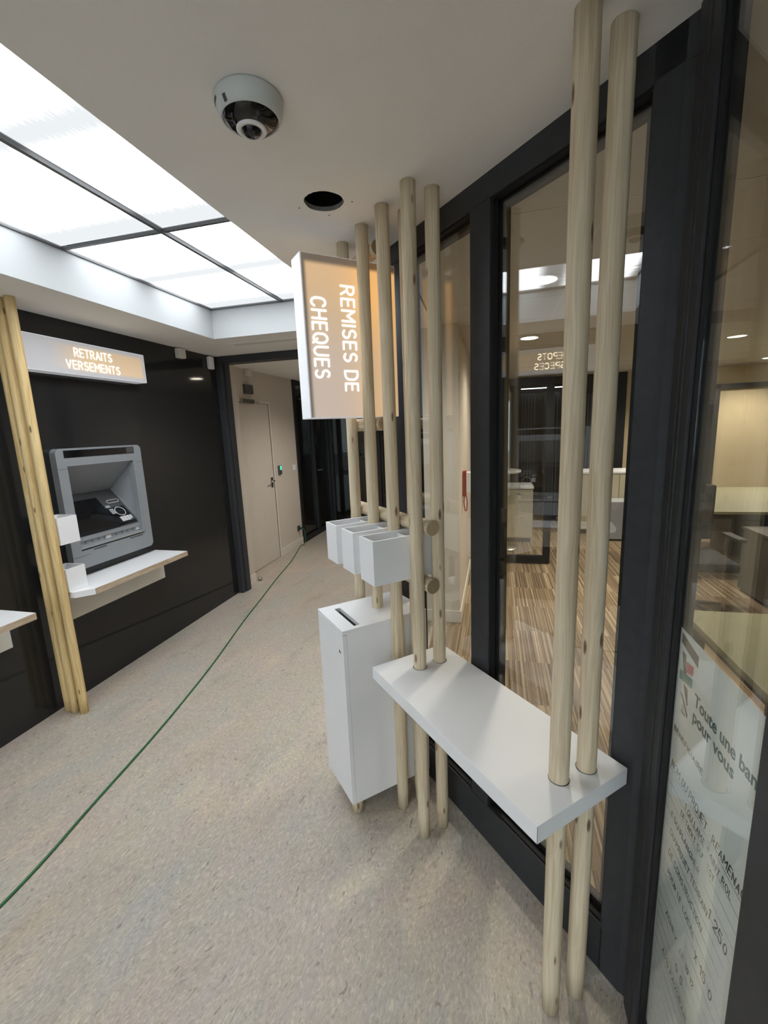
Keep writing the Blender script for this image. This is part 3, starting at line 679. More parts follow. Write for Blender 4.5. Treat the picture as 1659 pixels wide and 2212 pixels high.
# ================================================================== CHEQUE SIGN
su0, su1, sv0, sv1, sz0, sz1 = -1.102, -.998, -.160, .240, 1.705, 2.302
t = thing('illuminated_sign', uv(-1.05, .04, sz0), 'upright tan backlit box sign reading REMISES DE CHEQUES between pine poles', 'sign')
mb = MB(); mb.ubox(su0 + .003, su1 - .003, sv0, sv1, sz0, sz1, .003)
mb.build('sign_box', plain('sign_shell', (.80, .82, .86), .4, emit=(.9, .93, 1.0), es=.10).name, t)
m, nt, b = newmat('sign_face_cheque')
tc = N(nt, 'ShaderNodeTexCoord'); sp = N(nt, 'ShaderNodeSeparateXYZ'); L(nt, tc.outputs['Object'], sp.inputs[0])
dt = N(nt, 'ShaderNodeVectorMath', operation='DOT_PRODUCT'); L(nt, tc.outputs['Object'], dt.inputs[0]); dt.inputs[1].default_value = (V.x, V.y, 0)
gz = N(nt, 'ShaderNodeMapRange', interpolation_type='SMOOTHSTEP'); L(nt, sp.outputs['Z'], gz.inputs['Value']); setin(gz, From_Min=.15, From_Max=.56)
gv = N(nt, 'ShaderNodeMapRange', interpolation_type='SMOOTHSTEP'); L(nt, dt.outputs['Value'], gv.inputs['Value']); setin(gv, From_Min=.12, From_Max=-.17)
a1 = N(nt, 'ShaderNodeMath', operation='MULTIPLY'); L(nt, gz.outputs[0], a1.inputs[0]); a1.inputs[1].default_value = .62
a2 = N(nt, 'ShaderNodeMath', operation='MULTIPLY_ADD'); L(nt, gv.outputs[0], a2.inputs[0]); a2.inputs[1].default_value = .55; L(nt, a1.outputs[0], a2.inputs[2])
cc = ramp(nt, [(0, (.43, .34, .28)), (.45, (.50, .345, .20)), (1, (.75, .40, .13))]); L(nt, a2.outputs[0], cc.inputs['Fac'])
et = N(nt, 'ShaderNodeMapRange', interpolation_type='SMOOTHSTEP'); L(nt, sp.outputs['Z'], et.inputs['Value']); setin(et, From_Min=.555, From_Max=.575, To_Min=1, To_Max=0)
el = N(nt, 'ShaderNodeMapRange', interpolation_type='SMOOTHSTEP'); L(nt, dt.outputs['Value'], el.inputs['Value']); setin(el, From_Min=.175, From_Max=.193, To_Min=1, To_Max=0)
ee = N(nt, 'ShaderNodeMath', operation='MULTIPLY'); L(nt, et.outputs[0], ee.inputs[0]); L(nt, el.outputs[0], ee.inputs[1])
es_ = N(nt, 'ShaderNodeMath', operation='MULTIPLY_ADD'); L(nt, ee.outputs[0], es_.inputs[0]); es_.inputs[1].default_value = .42; es_.inputs[2].default_value = .04
b.inputs['Base Color'].default_value = (.42, .38, .35, 1); L(nt, cc.outputs['Color'], b.inputs['Emission Color']); L(nt, es_.outputs[0], b.inputs['Emission Strength']); setin(b, Roughness=.45)
mb = MB(); mb.ubox(su1 - .0029, su1 + .0005, sv0 + .004, sv1 - .004, sz0 + .004, sz1 - .004); mb.build('sign_face', 'sign_face_cheque', t)
mb = MB(); mb.ubox(su0 - .0005, su0 + .0029, sv0 + .004, sv1 - .004, sz0 + .004, sz1 - .004); mb.build('sign_face', 'sign_face_cheque', t)
mV = (-V.x, -V.y, 0); dn = (0, 0, -1); pv = (V.x, V.y, 0)
strokes('lettering', 'REMISES DE', uv(su1 + .0006, .085, 2.200), dn, mV, .054, 'letter_glow', t, width=.397)
strokes('lettering', 'CHEQUES', uv(su1 + .0006, .208, 2.149), dn, mV, .056, 'letter_glow', t, width=.297)
strokes('lettering', 'REMISES DE', uv(su0 - .0006, .031, 2.200), dn, pv, .054, 'letter_glow', t, width=.397)
strokes('lettering', 'CHEQUES', uv(su0 - .0006, .152, 2.149), dn, pv, .056, 'letter_glow', t, width=.297)

# ================================================================== WALL MODULES (machine, sign, shelf)
signmat('sign_face_wall', (.42, .42, .44), (.62, .46, .30), 'Z', -.088, .088, -.33, .43, 'Y', .22)
def wall_sign(y0, y1, lines, lab):
    z0, z1 = 2.068, 2.270; yc = (y0 + y1) / 2
    t = thing('illuminated_sign', (XL + .05, yc, (z0 + z1) / 2), lab, 'sign')
    mb = MB(); mb.box(XL + .0005, XL + .099, y0, y1, z0, z1, .003); mb.build('sign_box', 'sign_shell', t)
    mb = MB(); mb.box(XL + .0985, XL + .1015, y0 + .006, y1 - .008, z0 + .005, z1 - .005); mb.build('sign_face', 'sign_face_wall', t)
    for s, yc2, zb_, wd in lines:
        strokes('lettering', s, (XL + .1016, yc2, zb_), (0, 1, 0), (0, 0, 1), .048, 'letter_glow', t, wt=.145, width=wd, align='CENTER')
wall_sign(2.000, 2.900, [('RETRAITS', 2.460, 2.180, .285), ('VERSEMENTS', 2.455, 2.103, .405)], 'white backlit box sign on the black wall reading RETRAITS VERSEMENTS')
wall_sign(.81, 1.71, [('DEPOTS', 1.27, 2.180, .235), ('ESPECES', 1.27, 2.103, .285)], 'white backlit box sign reading DEPOTS ESPECES over the nearer wall shelf')

def machine(y0, y1, lab):
    z0, z1 = AZ0, AZ1; yc = (y0 + y1) / 2; zc = (z0 + z1) / 2; xf = XL + .048
    t = thing('cash_machine', (XL, yc, z0), lab, 'cash machine', 'cash machines set in the black wall')
    n = 6
    oy0, oy1, oz0, oz1 = y0 + .066, y1 - .062, z0 + .115, z1 - .095       # opening
    mb = MB(); mb.mat('grey_plastic')
    outer = rrect((XL + .0005, yc, zc), (0, 1, 0), (0, 0, 1), y1 - y0, z1 - z0, .035, n)
    inner = rrect((XL + .0005, (oy0 + oy1) / 2, (oz0 + oz1) / 2), (0, 1, 0), (0, 0, 1), oy1 - oy0, oz1 - oz0, .008, n)
    ring_prism(mb, outer, inner, (.0475, 0, 0))
    bz = mb.build('bezel', None, t)
    mb = MB(); mb.box(xf, xf + .003, oy0 - .012, oy1 - .006, z1 - .058, z1 - .012, .001); mb.build('mirror_strip', 'black_gloss', t)
    mb = MB(); mb.box(xf + .0031, xf + .004, oy1 - .075, oy1 - .012, z1 - .054, z1 - .016); mb.build('camera_window', 'grey_dark', t)
    mb = MB()
    for (ya, yb_, za_) in ((y0 + .002, oy0 - .002, z1 - .128), (oy1 + .002, y1 - .002, z1 - .128), (y0 + .002, oy0 + .06, z0 + .083)):
        mb = MB(); mb.box(xf, xf + .0008, ya, yb_, za_, za_ + .002); mb.build('joint_line', 'grey_dark', t)
    # recess: hood sloping in, fascia sloping out, side cheeks
    xa = XL - .215; za = z0 + .455       # apex
    xb = XL + .020; zl = z0 + .200       # lower lip of the fascia
    mb = MB(); mb.hexa([(xf - .004, oy0, oz1), (xf - .004, oy1, oz1), (xa, oy1, za), (xa, oy0, za), (xf - .004, oy0, oz1 + .006), (xf - .004, oy1, oz1 + .006), (xa - .01, oy1, za + .006), (xa - .01, oy0, za + .006)])
    mb.build('hood', 'grey_plastic', t)
    for s, yy in ((1, oy1), (-1, oy0)):
        mb = MB(); mb.prism([(xf - .004, yy - .0002 * s, oz1), (xa, yy - .0002 * s, za), (xb, yy - .0002 * s, zl), (xf - .004, yy - .0002 * s, oz0)], (0, .006 * s, 0)); mb.build('side_cheek', 'grey_light', t)
    # chamfer strips round the opening
    mb = MB(); mb.box(XL + .004, xf - .001, oy1 - .020, oy1 - .0004, oz0 + .02, oz1); mb.build('inner_rim', 'grey_plastic', t)
    mb = MB(); mb.box(XL + .006, xf - .001, oy0, oy1 - .02, oz1 - .016, oz1); mb.build('inner_rim', 'grey_plastic', t)
    a = Vector((xa + .004, 0, za)); c = Vector((xb, 0, zl)); d = (c - a).normalized(); nn = Vector((-d.z, 0, d.x)).normalized(); nn = nn if nn.x > 0 else -nn
    ln = (c - a).length
    def P(s, y, h=0.0): q = a + d * (ln * s) + nn * h; return Vector((q.x, y, q.z))
    def slab(mb, s0, s1, ya, yb, h0, h1): mb.hexa([P(s0, ya, h0), P(s1, ya, h0), P(s1, yb, h0), P(s0, yb, h0), P(s0, ya, h1), P(s1, ya, h1), P(s1, yb, h1), P(s0, yb, h1)])
    W_ = oy1 - oy0
    mb = MB(); slab(mb, 0, 1, oy0 + .001, oy1 - .014, -.02, 0); fa = mb.build('fascia', 'grey_dark', t)
    mb = MB(); slab(mb, 0, 1, oy1 - .014, oy1 - .002, -.018, .008); mb.build('edge_strip', 'steel_light', t)
    sy = oy0 + W_ * .66
    mb = MB(); slab(mb, .17, .985, oy0 + .002, sy, 0, .004); scn = mb.build('screen', 'screen_glass', t)
    mb = MB(); slab(mb, .26, .90, oy0 + .03, sy - .05, .0041, .0046); mb.build('display_area', 'black_gloss', scn)
    mb = MB(); slab(mb, .49, .97, sy + .002, oy1 - .03, 0, .003); pn = mb.build('reader_panel', 'black_gloss', t)
    # contactless slot outline, ring reader, label, keypad
    def outline(mb, s, y, wy, ws, r, h=.004, tk=.0035):
        ctr = P(s, y, h); o1 = rrect(ctr, (0, 1, 0), d, wy, ws, r, 8); i1 = rrect(ctr, (0, 1, 0), d, wy - 2 * tk, ws - 2 * tk, max(r - tk, .001), 8); ring_prism(mb, o1, i1, nn * .0015)
    mb = MB(); outline(mb, .325, oy0 + W_ * .855, .105, .030, .0149, 0.0); mb.build('receipt_slot', 'key_white', t)
    mb = MB(); outline(mb, .62, oy0 + W_ * .83, .082, .082, .0405, .0032, .004); mb.build('card_reader_ring', 'key_white', t)
    mb = MB(); slab(mb, .61, .63, oy0 + W_ * .83 - .025, oy0 + W_ * .83 + .025, .003, .0036); mb.build('card_slot', 'gasket', t)
    mb = MB(); slab(mb, .415, .475, oy0 + W_ * .685, oy0 + W_ * .75, 0, .001); mb.build('label_plate', 'grey_light', t)
    mb = MB(); slab(mb, .52, .66, oy0 + W_ * .69, oy0 + W_ * .755, .003, .004); mb.build('symbol_plate', 'steel_light', t)
    kp = None
    mb = MB(); slab(mb, .765, .90, oy0 + W_ * .735, oy0 + W_ * .935, .003, .005); kp = mb.build('keypad', 'grey_dark', t)
    for i in range(4):
        for j in range(4):
            if j == 3 and i == 3: continue
            y_ = oy0 + W_ * (.742 + .048 * j); s_ = .77 + .032 * i
            mb = MB(); slab(mb, s_, s_ + .024, y_, y_ + W_ * .038, .005, .009); mb.build('key', 'key_white', kp)
    # lip, shutter and tray under the fascia
    mb = MB(); mb.box(xb - .03, xb + .002, oy0 + .001, oy1 - .003, zl - .028, zl - .001, .002); mb.build('lip', 'grey_plastic', t)
    mb = MB(); mb.box(xb - .04, xb - .018, oy0 + .001, oy1 - .003, zl - .060, zl - .028); sh = mb.build('shutter', 'grey_light', t)
    for k in range(11):
        y_ = oy0 + .02 + k * .05; mb = MB(); mb.box(xb - .018, xb - .014, y_, y_ + .012, zl - .055, zl - .034); mb.build('shutter_rib', 'grey_plastic', sh)
    for ya, yb_ in ((oy0 + W_ * .42, oy0 + W_ * .50), (oy1 - .045, oy1 - .008)):
        mb = MB(); mb.box(xb - .018, xb - .010, ya, yb_, zl - .054, zl - .032); mb.build('shutter_light', 'key_white', sh)
    mb = MB(); mb.hexa([(xb - .02, oy0 + .001, zl - .078), (xf - .006, oy0 + .001, zl - .075), (xf - .006, oy1 - .003, zl - .075), (xb - .02, oy1 - .003, zl - .078), (xb - .02, oy0 + .001, zl - .060), (xf - .006, oy0 + .001, zl - .064), (xf - .006, oy1 - .003, zl - .064), (xb - .02, oy1 - .003, zl - .060)])
    mb.build('note_tray', 'steel_light', t)
    for ya, yb_ in ((oy0 + .09, oy0 + .19), (oy1 - .15, oy1 - .03)):
        mb = MB(); mb.box(xf, xf + .0012, ya, yb_, oz0 - .012, oz0 - .004); mb.build('vent_slot', 'grey_dark', t)
    mb = MB(); mb.box(XL - .26, XL + .010, oy0 + .001, oy1 - .003, oz0 - .006, oz0); mb.box(XL - .26, XL - .25, oy0, oy1, oz0, oz1); mb.build('inner_housing', 'grey_plastic', t)
machine(2.125, 2.80, 'grey cash machine with black screen and keypad above the farther wall shelf')
machine(.935, 1.61, 'grey cash machine above the nearer wall shelf')

def wall_shelf(y0, y1, zt_, lab, xfr):
    t = thing('wall_shelf', (XL, (y0 + y1) / 2, zt_ - .03), lab, 'shelf', 'wall shelves under the machines')
    th = .036; c = .075
    poly = [(XL + .0006, y0, zt_ - th), (xfr - c, y0, zt_ - th), (xfr, y0 + c, zt_ - th), (xfr, y1, zt_ - th), (XL + .0006, y1, zt_ - th)]
    mb = MB(); mb.prism(poly, (0, 0, th)); ob = mb.build('shelf_board', None, t)
    ob.data.materials.append(MATS['white_laminate']); ob.data.materials.append(MATS['ply_edge'])
    for f in ob.data.polygons:
        if abs(f.normal.z) < .5 and f.normal.x > .9: f.material_index = 1
    mb = MB(); mb.box(XL + .0006, XL + .022, y0 + .13, y1 + .045, zt_ - .245, zt_ - th - .0005, .001); mb.build('support_rail', 'bracket_grey', t)
wall_shelf(1.945, 2.858, .775, 'white plywood wall shelf with exposed edge under the farther cash machine', -2.345)
wall_shelf(.74, 1.660, .775, 'white plywood wall shelf with exposed edge at the left, nearest the viewer', -2.345)

def wall_box(z0, z1, lab, y0=1.9374, y1=2.060, x0=-2.585, x1=-2.440):
    t = thing('leaflet_box', ((x0 + x1) / 2, (y0 + y1) / 2, z0), lab, 'box', 'small white boxes on the pine pole cluster')
    w = .006; mb = MB()
    mb.box(x0, x1, y0, y0 + w, z0, z1); mb.box(x0, x1, y1 - w, y1, z0, z1); mb.box(x0, x0 + w, y0 + w, y1 - w, z0, z1); mb.box(x1 - w, x1, y0 + w, y1 - w, z0, z1); mb.box(x0 + w, x1 - w, y0 + w, y1 - w, z0, z0 + w)
    mb.build('box_shell', 'white_lacquer', t)
wall_box(1.064, 1.224, 'small open white box on the pine poles, upper one in front of the machine screen')
wall_box(.7765, .916, 'small open white box resting on the far shelf beside the pine poles')

# ================================================================== CEILING CAMERA, SENSORS
cx, cy = -.556, 1.068
t = thing('dome_camera', (cx, cy, ZC - .07), 'white round ceiling camera with black conical cover and lens', 'camera')
mb = MB(); mb.lathe((cx, cy, ZC), [(.0755, -.0004), (.0775, -.004), (.0765, -.018), (.0735, -.030), (.0685, -.039), (.0640, -.042)], 56); hs = mb.build('housing', 'camera_shell', t)
mb = MB(); mb.lathe((cx, cy, ZC), [(.0640, -.040), (.0635, -.043), (.048, -.054), (.0330, -.060)], 56); mb.build('dark_cover', 'black_gloss', t)
mb = MB(); mb.lathe((cx, cy, ZC), [(.0345, -.056), (.0345, -.0625), (.0315, -.0645), (.0240, -.0645), (.0230, -.061)], 48); rg = mb.build('lens_ring', 'key_white', t)
mb = MB(); mb.lathe((cx, cy, ZC), [(.0228, -.058), (.0218, -.066), (.016, -.0725), (.008, -.0755), (.001, -.0765)], 40); mb.build('lens', 'black_gloss', t)
def onshell(ang, r, h): return Vector((cx + r * math.cos(ang), cy + r * math.sin(ang), ZC + h))
for ang, w_ in ((math.radians(-108), .004), ):
    mb = MB(); d1 = Vector((-math.sin(ang), math.cos(ang), 0)) * w_
    q = [onshell(ang, .0750, -.026) - d1, onshell(ang, .0750, -.026) + d1, onshell(ang, .0690, -.0385) + d1, onshell(ang, .0690, -.0385) - d1]
    mb.prism(q, Vector((math.cos(ang), math.sin(ang), -.8)).normalized() * .0016); mb.build('indicator_window', 'grey_dark', t)
ang = math.radians(-147); mb = MB()
for k in range(9):
    a_ = ang + k * .034
    h_ = .010 if k == 0 else .006
    d1 = Vector((-math.sin(a_), math.cos(a_), 0)) * (.0006 if k % 2 else .0010)
    q = [onshell(a_, .0768, -.016) - d1, onshell(a_, .0768, -.016) + d1, onshell(a_, .0768 - h_ * .15, -.016 - h_) + d1, onshell(a_, .0768 - h_ * .15, -.016 - h_) - d1]
    mb.prism(q, Vector((math.cos(a_), math.sin(a_), -.4)).normalized() * .0009)
mb.build('printed_mark', 'grey_dark', t)

mb = MB(); mb.box(XL + .0005, XL + .05, 3.375, 3.455, 2.325, 2.405, .006); tag(mb.build('wall_detector', 'bracket_grey', loc=(XL, 3.41, 2.36)), 'small square grey box high on the black wall near the ceiling', 'detector')
mb = MB(); mb.box(XL + .0006, XL + .045, 3.80, 3.865, 2.283, 2.400, .014); o = mb.build('motion_sensor', 'white_lacquer', loc=(XL, 3.83, 2.34)); tag(o, 'white rounded motion sensor in the corner by the dark portal', 'sensor')
t = thing('ceiling_vent', (-1.85, 3.50, ZC), 'slim linear air diffuser in the ceiling before the dark portal', 'vent')
mb = MB(); mb.box(-2.17, -.95, 3.44, 3.56, ZC - .004, ZC - .0005); mb.build('vent_frame', 'ceiling_paint', t)
for y_ in (3.475, 3.508):
    mb = MB(); mb.box(-2.15, -.97, y_, y_ + .022, ZC - .0052, ZC - .0041); mb.build('vent_slot', 'bracket_grey', t)

# corridor wall fittings
mb = MB(); mb.box(XC + .0005, XC + .04, 4.70, 4.86, 2.13, 2.235, .004); tag(mb.build('warning_light', 'grey_dark', loc=(XC, 4.78, 2.18)), 'dark square box above the beige corridor door', 'signal box')
mb = MB(); mb.box(XC + .0005, XC + .05, 4.75, 4.84, 2.33, 2.41, .01); tag(mb.build('smoke_sensor', 'beige_trim', loc=(XC, 4.79, 2.36)), 'small beige sensor near the corridor ceiling above the dark square box', 'sensor')
t = thing('card_reader', (XC, 5.41, 1.18), 'black badge reader with glowing green stripe beside the beige door', 'badge reader')
mb = MB(); mb.box(XC + .0005, XC + .025, 5.375, 5.45, 1.115, 1.235, .006); mb.build('reader_body', 'grey_dark', t)
mb = MB(); mb.box(XC + .0252, XC + .027, 5.40, 5.41, 1.175, 1.228); mb.box(XC + .0252, XC + .027, 5.41, 5.428, 1.220, 1.228); mb.box(XC + .0252, XC + .027, 5.428, 5.438, 1.175, 1.228); mb.build('status_light', 'green_led', t)
mb = MB(); mb.box(XC + .0005, XC + .012, 5.83, 5.91, 1.13, 1.21, .003); tag(mb.build('light_switch', 'key_white', loc=(XC, 5.87, 1.17)), 'white square wall switch between the beige door and the dark glazing', 'switch')
t = thing('wall_socket', (XC, 5.86, .27), 'wall socket low in the corridor with the green cable plugged in', 'socket')
mb = MB(); mb.box(XC + .0005, XC + .012, 5.82, 5.90, .225, .305, .003); mb.build('socket_plate', 'grey_dark', t)
mb = MB(); mb.lathe((XC + .012, 5.862, .265), [(.021, 0), (.020, .03), (.012, .05)], 20, 'X'); mb.build('plug', 'plug_green', t)
mb = MB(); mb.lathe((XL + .03, 4.33, .02), [(.02, -.02), (.02, .02)], 16); tag(mb.build('door_stop', 'steel_brushed', loc=(XL + .03, 4.33, 0)), 'small metal door stop on the floor by the corridor jamb', 'door stop')

# ------------------------------------------------------------------ camera maths (for the cable only: floor points were read off as metres)
cab = [(-2.790, 5.816), (-2.590, 5.090), (-2.456, 4.442), (-2.328, 3.889), (-2.184, 3.257), (-2.028, 2.651), (-1.928, 2.201), (-1.851, 1.788), (-1.788, 1.345), (-1.747, 1.094), (-1.731, 0.908), (-1.727, 0.763)]
path = [(XC + .060, 5.862, .262), (XC + .095, 5.862, .235), (XC + .105, 5.855, .14), (XC + .10, 5.83, .03)] + [(x, y, .0062) for x, y in cab]
def catmull(P, k=6):
    P = [Vector(p) for p in P]; out = []
    for i in range(len(P) - 1):
        a = P[max(i - 1, 0)]; b = P[i]; c = P[i + 1]; d = P[min(i + 2, len(P) - 1)]
        for j in range(k):
            s = j / k; out.append(.5 * ((2 * b) + (c - a) * s + (2 * a - 5 * b + 4 * c - d) * s * s + (3 * b - a - 3 * c + d) * s ** 3))
    out.append(P[-1]); return out
pp = catmull(path, 6)
for p in pp: p.z = max(p.z, .006)
mb = MB(); mb.tube(pp, .0052, 10); tag(mb.build('power_cable', 'cable_green', loc=(XC + .05, 5.86, .006)), 'long thin green extension cable lying across the speckled floor', 'cable')

# ================================================================== POSTER behind the sliding door glass
px = .3912
t = thing('paper_poster', (px, .80, .12), 'tall white printed sheet behind the door glass with teal slogan and handwriting', 'poster')
mb = MB()
ny, nz = 14, 30; y0, y1, z0, z1 = .670, 1.004, .12, 1.210
vs = {}
for i in range(ny + 1):
    for j in range(nz + 1):
        y = y0 + (y1 - y0) * i / ny; z = z0 + (z1 - z0) * j / nz
        fold = .004 * abs(math.sin(y * 23 + z * 6)) + .003 * abs(math.sin(z * 9 - y * 11)) + .002 * abs(math.sin(z * 17 + y * 31))
        vs[i, j] = mb.bm.verts.new((px + .0018 - .12 * fold, y, z))
for i in range(ny):
    for j in range(nz): mb.bm.faces.new((vs[i, j], vs[i + 1, j], vs[i + 1, j + 1], vs[i, j + 1]))
bm2 = mb.bm
o = mb.build('sheet', 'paper_white', t, recalc=False)
sm = o.modifiers.new('thickness', 'SOLIDIFY'); sm.thickness = .0005
tx = px + .0010
nd_ = (0, -1, 0); upz = (0, 0, 1)     # reading direction towards the viewer, letters face the lobby
def ty(y): return y * .98
def tz(z): return 1.65 - (1.65 - z) * .98
text('slogan', 'Toute une banque', (tx, ty(.934), tz(1.073)), nd_, upz, .0255, 'poster_teal', t, .0004, .020, width=.276)
text('slogan', 'pour vous', (tx, ty(.934), tz(1.037)), nd_, upz, .0255, 'poster_teal', t, .0004, .020, width=.158)
strokes('field_heading', 'BENEFICIAIRE', (tx, ty(1.014), tz(.9575)), nd_, upz, .0115, 'poster_ink', t, wt=.16, depth=.0004, width=.140)
strokes('small_print', 'TEL', (tx, ty(.990), tz(1.030)), nd_, upz, .007, 'line_grey', t, wt=.12, depth=.0004)
strokes('small_print', 'ICIER', (tx, ty(.990), tz(1.018)), nd_, upz, .007, 'line_grey', t, wt=.12, depth=.0004)
def quad(mb, pts): mb.prism([(tx - .0004, ty(y), tz(z)) for y, z in pts], (-.0004, 0, 0))
mb = MB(); quad(mb, [(1.016, 1.192), (.934, 1.177), (.934, 1.154), (1.016, 1.170)]); mb.build('logo_bar', 'poster_brown', t)
mb = MB(); quad(mb, [(.984, 1.140), (.952, 1.145), (.952, 1.124), (.980, 1.118)]); mb.build('logo_block', 'poster_red', t)
mb = MB(); quad(mb, [(1.012, 1.108), (.952, 1.117), (.952, 1.097), (1.012, 1.086)]); mb.build('logo_block', 'poster_mint', t)
mb = MB(); quad(mb, [(.990, 1.086), (.970, 1.084), (.962, 1.050), (.968, 1.048)]); mb.build('logo_bar', 'poster_brown', t)
mb = MB(); quad(mb, [(1.0, 1.060), (.990, 1.060), (.958, 1.030), (.960, 1.022)]); mb.build('logo_bar', 'poster_brown', t)
mb = MB(); quad(mb, [(1.008, 1.152), (.990, 1.152), (.980, 1.108), (.994, 1.108)]); mb.build('logo_bar', 'poster_brown', t)
rows = [('NOM DU PROJET : REAMENAGEMENT', .866, 1.010, .022, .37), ('1 QU LAME SAINT ROL', .828, .930, .018, None), ('DETROIT SUD EST', .797, .945, .017, None), ('E DU PLANCHER', .752, .99, .018, None), ('DU PROJET TERRAIN', .708, .985, .018, None), ('1 250', .716, .80, .028, None), ('DE CONSTRUCTION', .655, .985, .018, None), ('POUR LE LOCAL', .605, .98, .018, None), ('X 15 0', .570, .83, .026, None), ('ACHEVE LE 10 12', .500, .97, .018, None), ('0 5', .44, .90, .024, None), ('AVIS FAVORABLE', .39, .97, .018, None)]
for s_, z, y, h, w_ in rows: strokes('handwriting', s_, (tx, ty(y), tz(z)), nd_, (0, -.12, 1), h * .80, 'poster_ink', t, wt=.12, depth=.0003, gap=.22, jitter=.05, width=w_)
for k in range(22):
    z = tz(.858) - .0335 * k; mb = MB(); mb.box(tx - .0006, tx - .0002, .675, 1.000, z - .0007, z + .0004); mb.build('ruled_line', 'line_grey', t)

# ================================================================== OFFICE THINGS
# open glass door leaf in the office
t = thing('glass_door', (.16, 5.35, 0), 'black framed glass door in the office, seen through the slanted glass wall', 'door')
mb = MB(); z1 = 2.16
mb.box(-.26, .64, 5.33, 5.38, .012, .10, .003); mb.box(-.26, .64, 5.33, 5.38, z1 - .08, z1, .003); mb.box(-.26, -.18, 5.33, 5.38, .10, z1 - .08, .003); mb.box(.56, .64, 5.33, 5.38, .10, z1 - .08, .003); mb.build('door_frame', 'frame_black', t)
mb = MB(); mb.box(-.18, .56, 5.352, 5.358, .10, z1 - .08); mb.build('glass_pane', 'pane_glass', t)
mb = MB(); mb.tube([(-.22, 5.33, 1.0), (-.22, 5.27, 1.0), (-.11, 5.27, 1.0)], .012, 10); mb.build('door_handle', 'steel_brushed', t)
t = thing('wall_telephone', (-.24, 4.0, 1.04), 'red box with white front panel and hanging cord on the beige wall edge', 'telephone')
mb = MB(); mb.box(-.2795, -.246, 3.96, 4.04, 1.03, 1.262, .010); mb.build('body', 'red_plastic', t)
mb = MB(); mb.box(-.2455, -.200, 3.95, 4.05, 1.07, 1.250, .004); mb.build('front_panel', 'key_white', t)
mb = MB(); mb.tube(catmull([(-.262, 3.975, 1.035), (-.268, 3.97, .98), (-.258, 3.97, .91), (-.246, 3.975, .905), (-.240, 3.985, .96), (-.246, 3.99, 1.032)], 5), .005, 8); mb.build('cord', 'red_plastic', t)

def cabinet(x0, x1, y0, y1, h, lab, doors=2, top='key_white', body='cabinet_cream', handle='steel_brushed'):
    t = thing('low_cabinet', ((x0 + x1) / 2, (y0 + y1) / 2, 0), lab, 'cabinet')
    mb = MB(); mb.box(x0, x1, y0, y1, .06, h - .03); mb.build('body', body, t)
    mb = MB(); mb.box(x0 + .02, x1 - .02, y0 + .03, y1 - .02, 0, .06); mb.build('plinth', 'desk_dark', t)
    mb = MB(); mb.box(x0 - .01, x1 + .01, y0 - .02, y1 + .01, h - .03, h, .003); mb.build('worktop', top, t)
    w = (x1 - x0) / doors
    for k in range(doors):
        mb = MB(); mb.box(x0 + w * k + .004, x0 + w * (k + 1) - .004, y0 - .018, y0 - .0005, .075, h - .045, .002); d_ = mb.build('cabinet_door', body, t)
        mb = MB(); mb.box(x0 + w * k + w * .42, x0 + w * k + w * .58, y0 - .032, y0 - .018, h - .10, h - .09); mb.build('handle', handle, d_)
cabinet(1.15, 2.35, 6.95, 7.45, .93, 'cream reception cabinet with white top far behind the two near poles')
cabinet(-.20, .52, 6.35, 6.80, .80, 'low cream cabinet behind the office glass door')
mb = MB(); mb.box(1.55, 1.80, 6.55, 6.90, .02, .55, .004); tag(mb.build('waste_container', 'grey_light', loc=(1.67, 6.72, 0)), 'pale grey box standing before the reception cabinet', 'box')
def round_table(cx, cy, h, r):
    t = thing('standing_table', (cx, cy, 0), 'round white standing table seen through the glass door', 'table')
    mb = MB(); mb.lathe((cx, cy, h), [(r - .01, -.03), (r, -.02), (r, 0), (r - .003, .003)], 40); mb.build('table_top', 'key_white', t)
    mb = MB(); mb.tube([(cx, cy, .02), (cx, cy, h - .03)], .035, 16); mb.build('table_leg', 'steel_brushed', t)
    mb = MB(); mb.lathe((cx, cy, 0), [(.24, .002), (.24, .015), (.05, .025)], 32); mb.build('table_base', 'steel_brushed', t)
round_table(.08, 6.05, 1.06, .26)
for dx, dy, s in ((-.06, -.05, 'clear drinking glass on the standing table, leftmost'), (.05, .02, 'clear drinking glass on the standing table, right of the other')):
    mb = MB(); mb.lathe((.08 + dx, 6.05 + dy, 1.0635), [(.026, 0), (.033, .10)], 20); tag(mb.build('drinking_glass', 'glassware', loc=(.08 + dx, 6.05 + dy, 1.06)), s, 'glass', 'glasses on the standing table')
# back door frame of the office and yellow strip wall
mb = MB(); mb.box(1.95, 2.09, 8.16, 8.27, 0, 2.43, .003); struct(mb, 'trim_8', 'frame_black')
mb = MB(); mb.box(2.09, 7.0, 8.22, 8.34, 0, 2.43); mb.box(-.28, .25, 8.22, 8.34, 0, 2.43); struct(mb, 'wall_office_middle', 'yellow_wall')
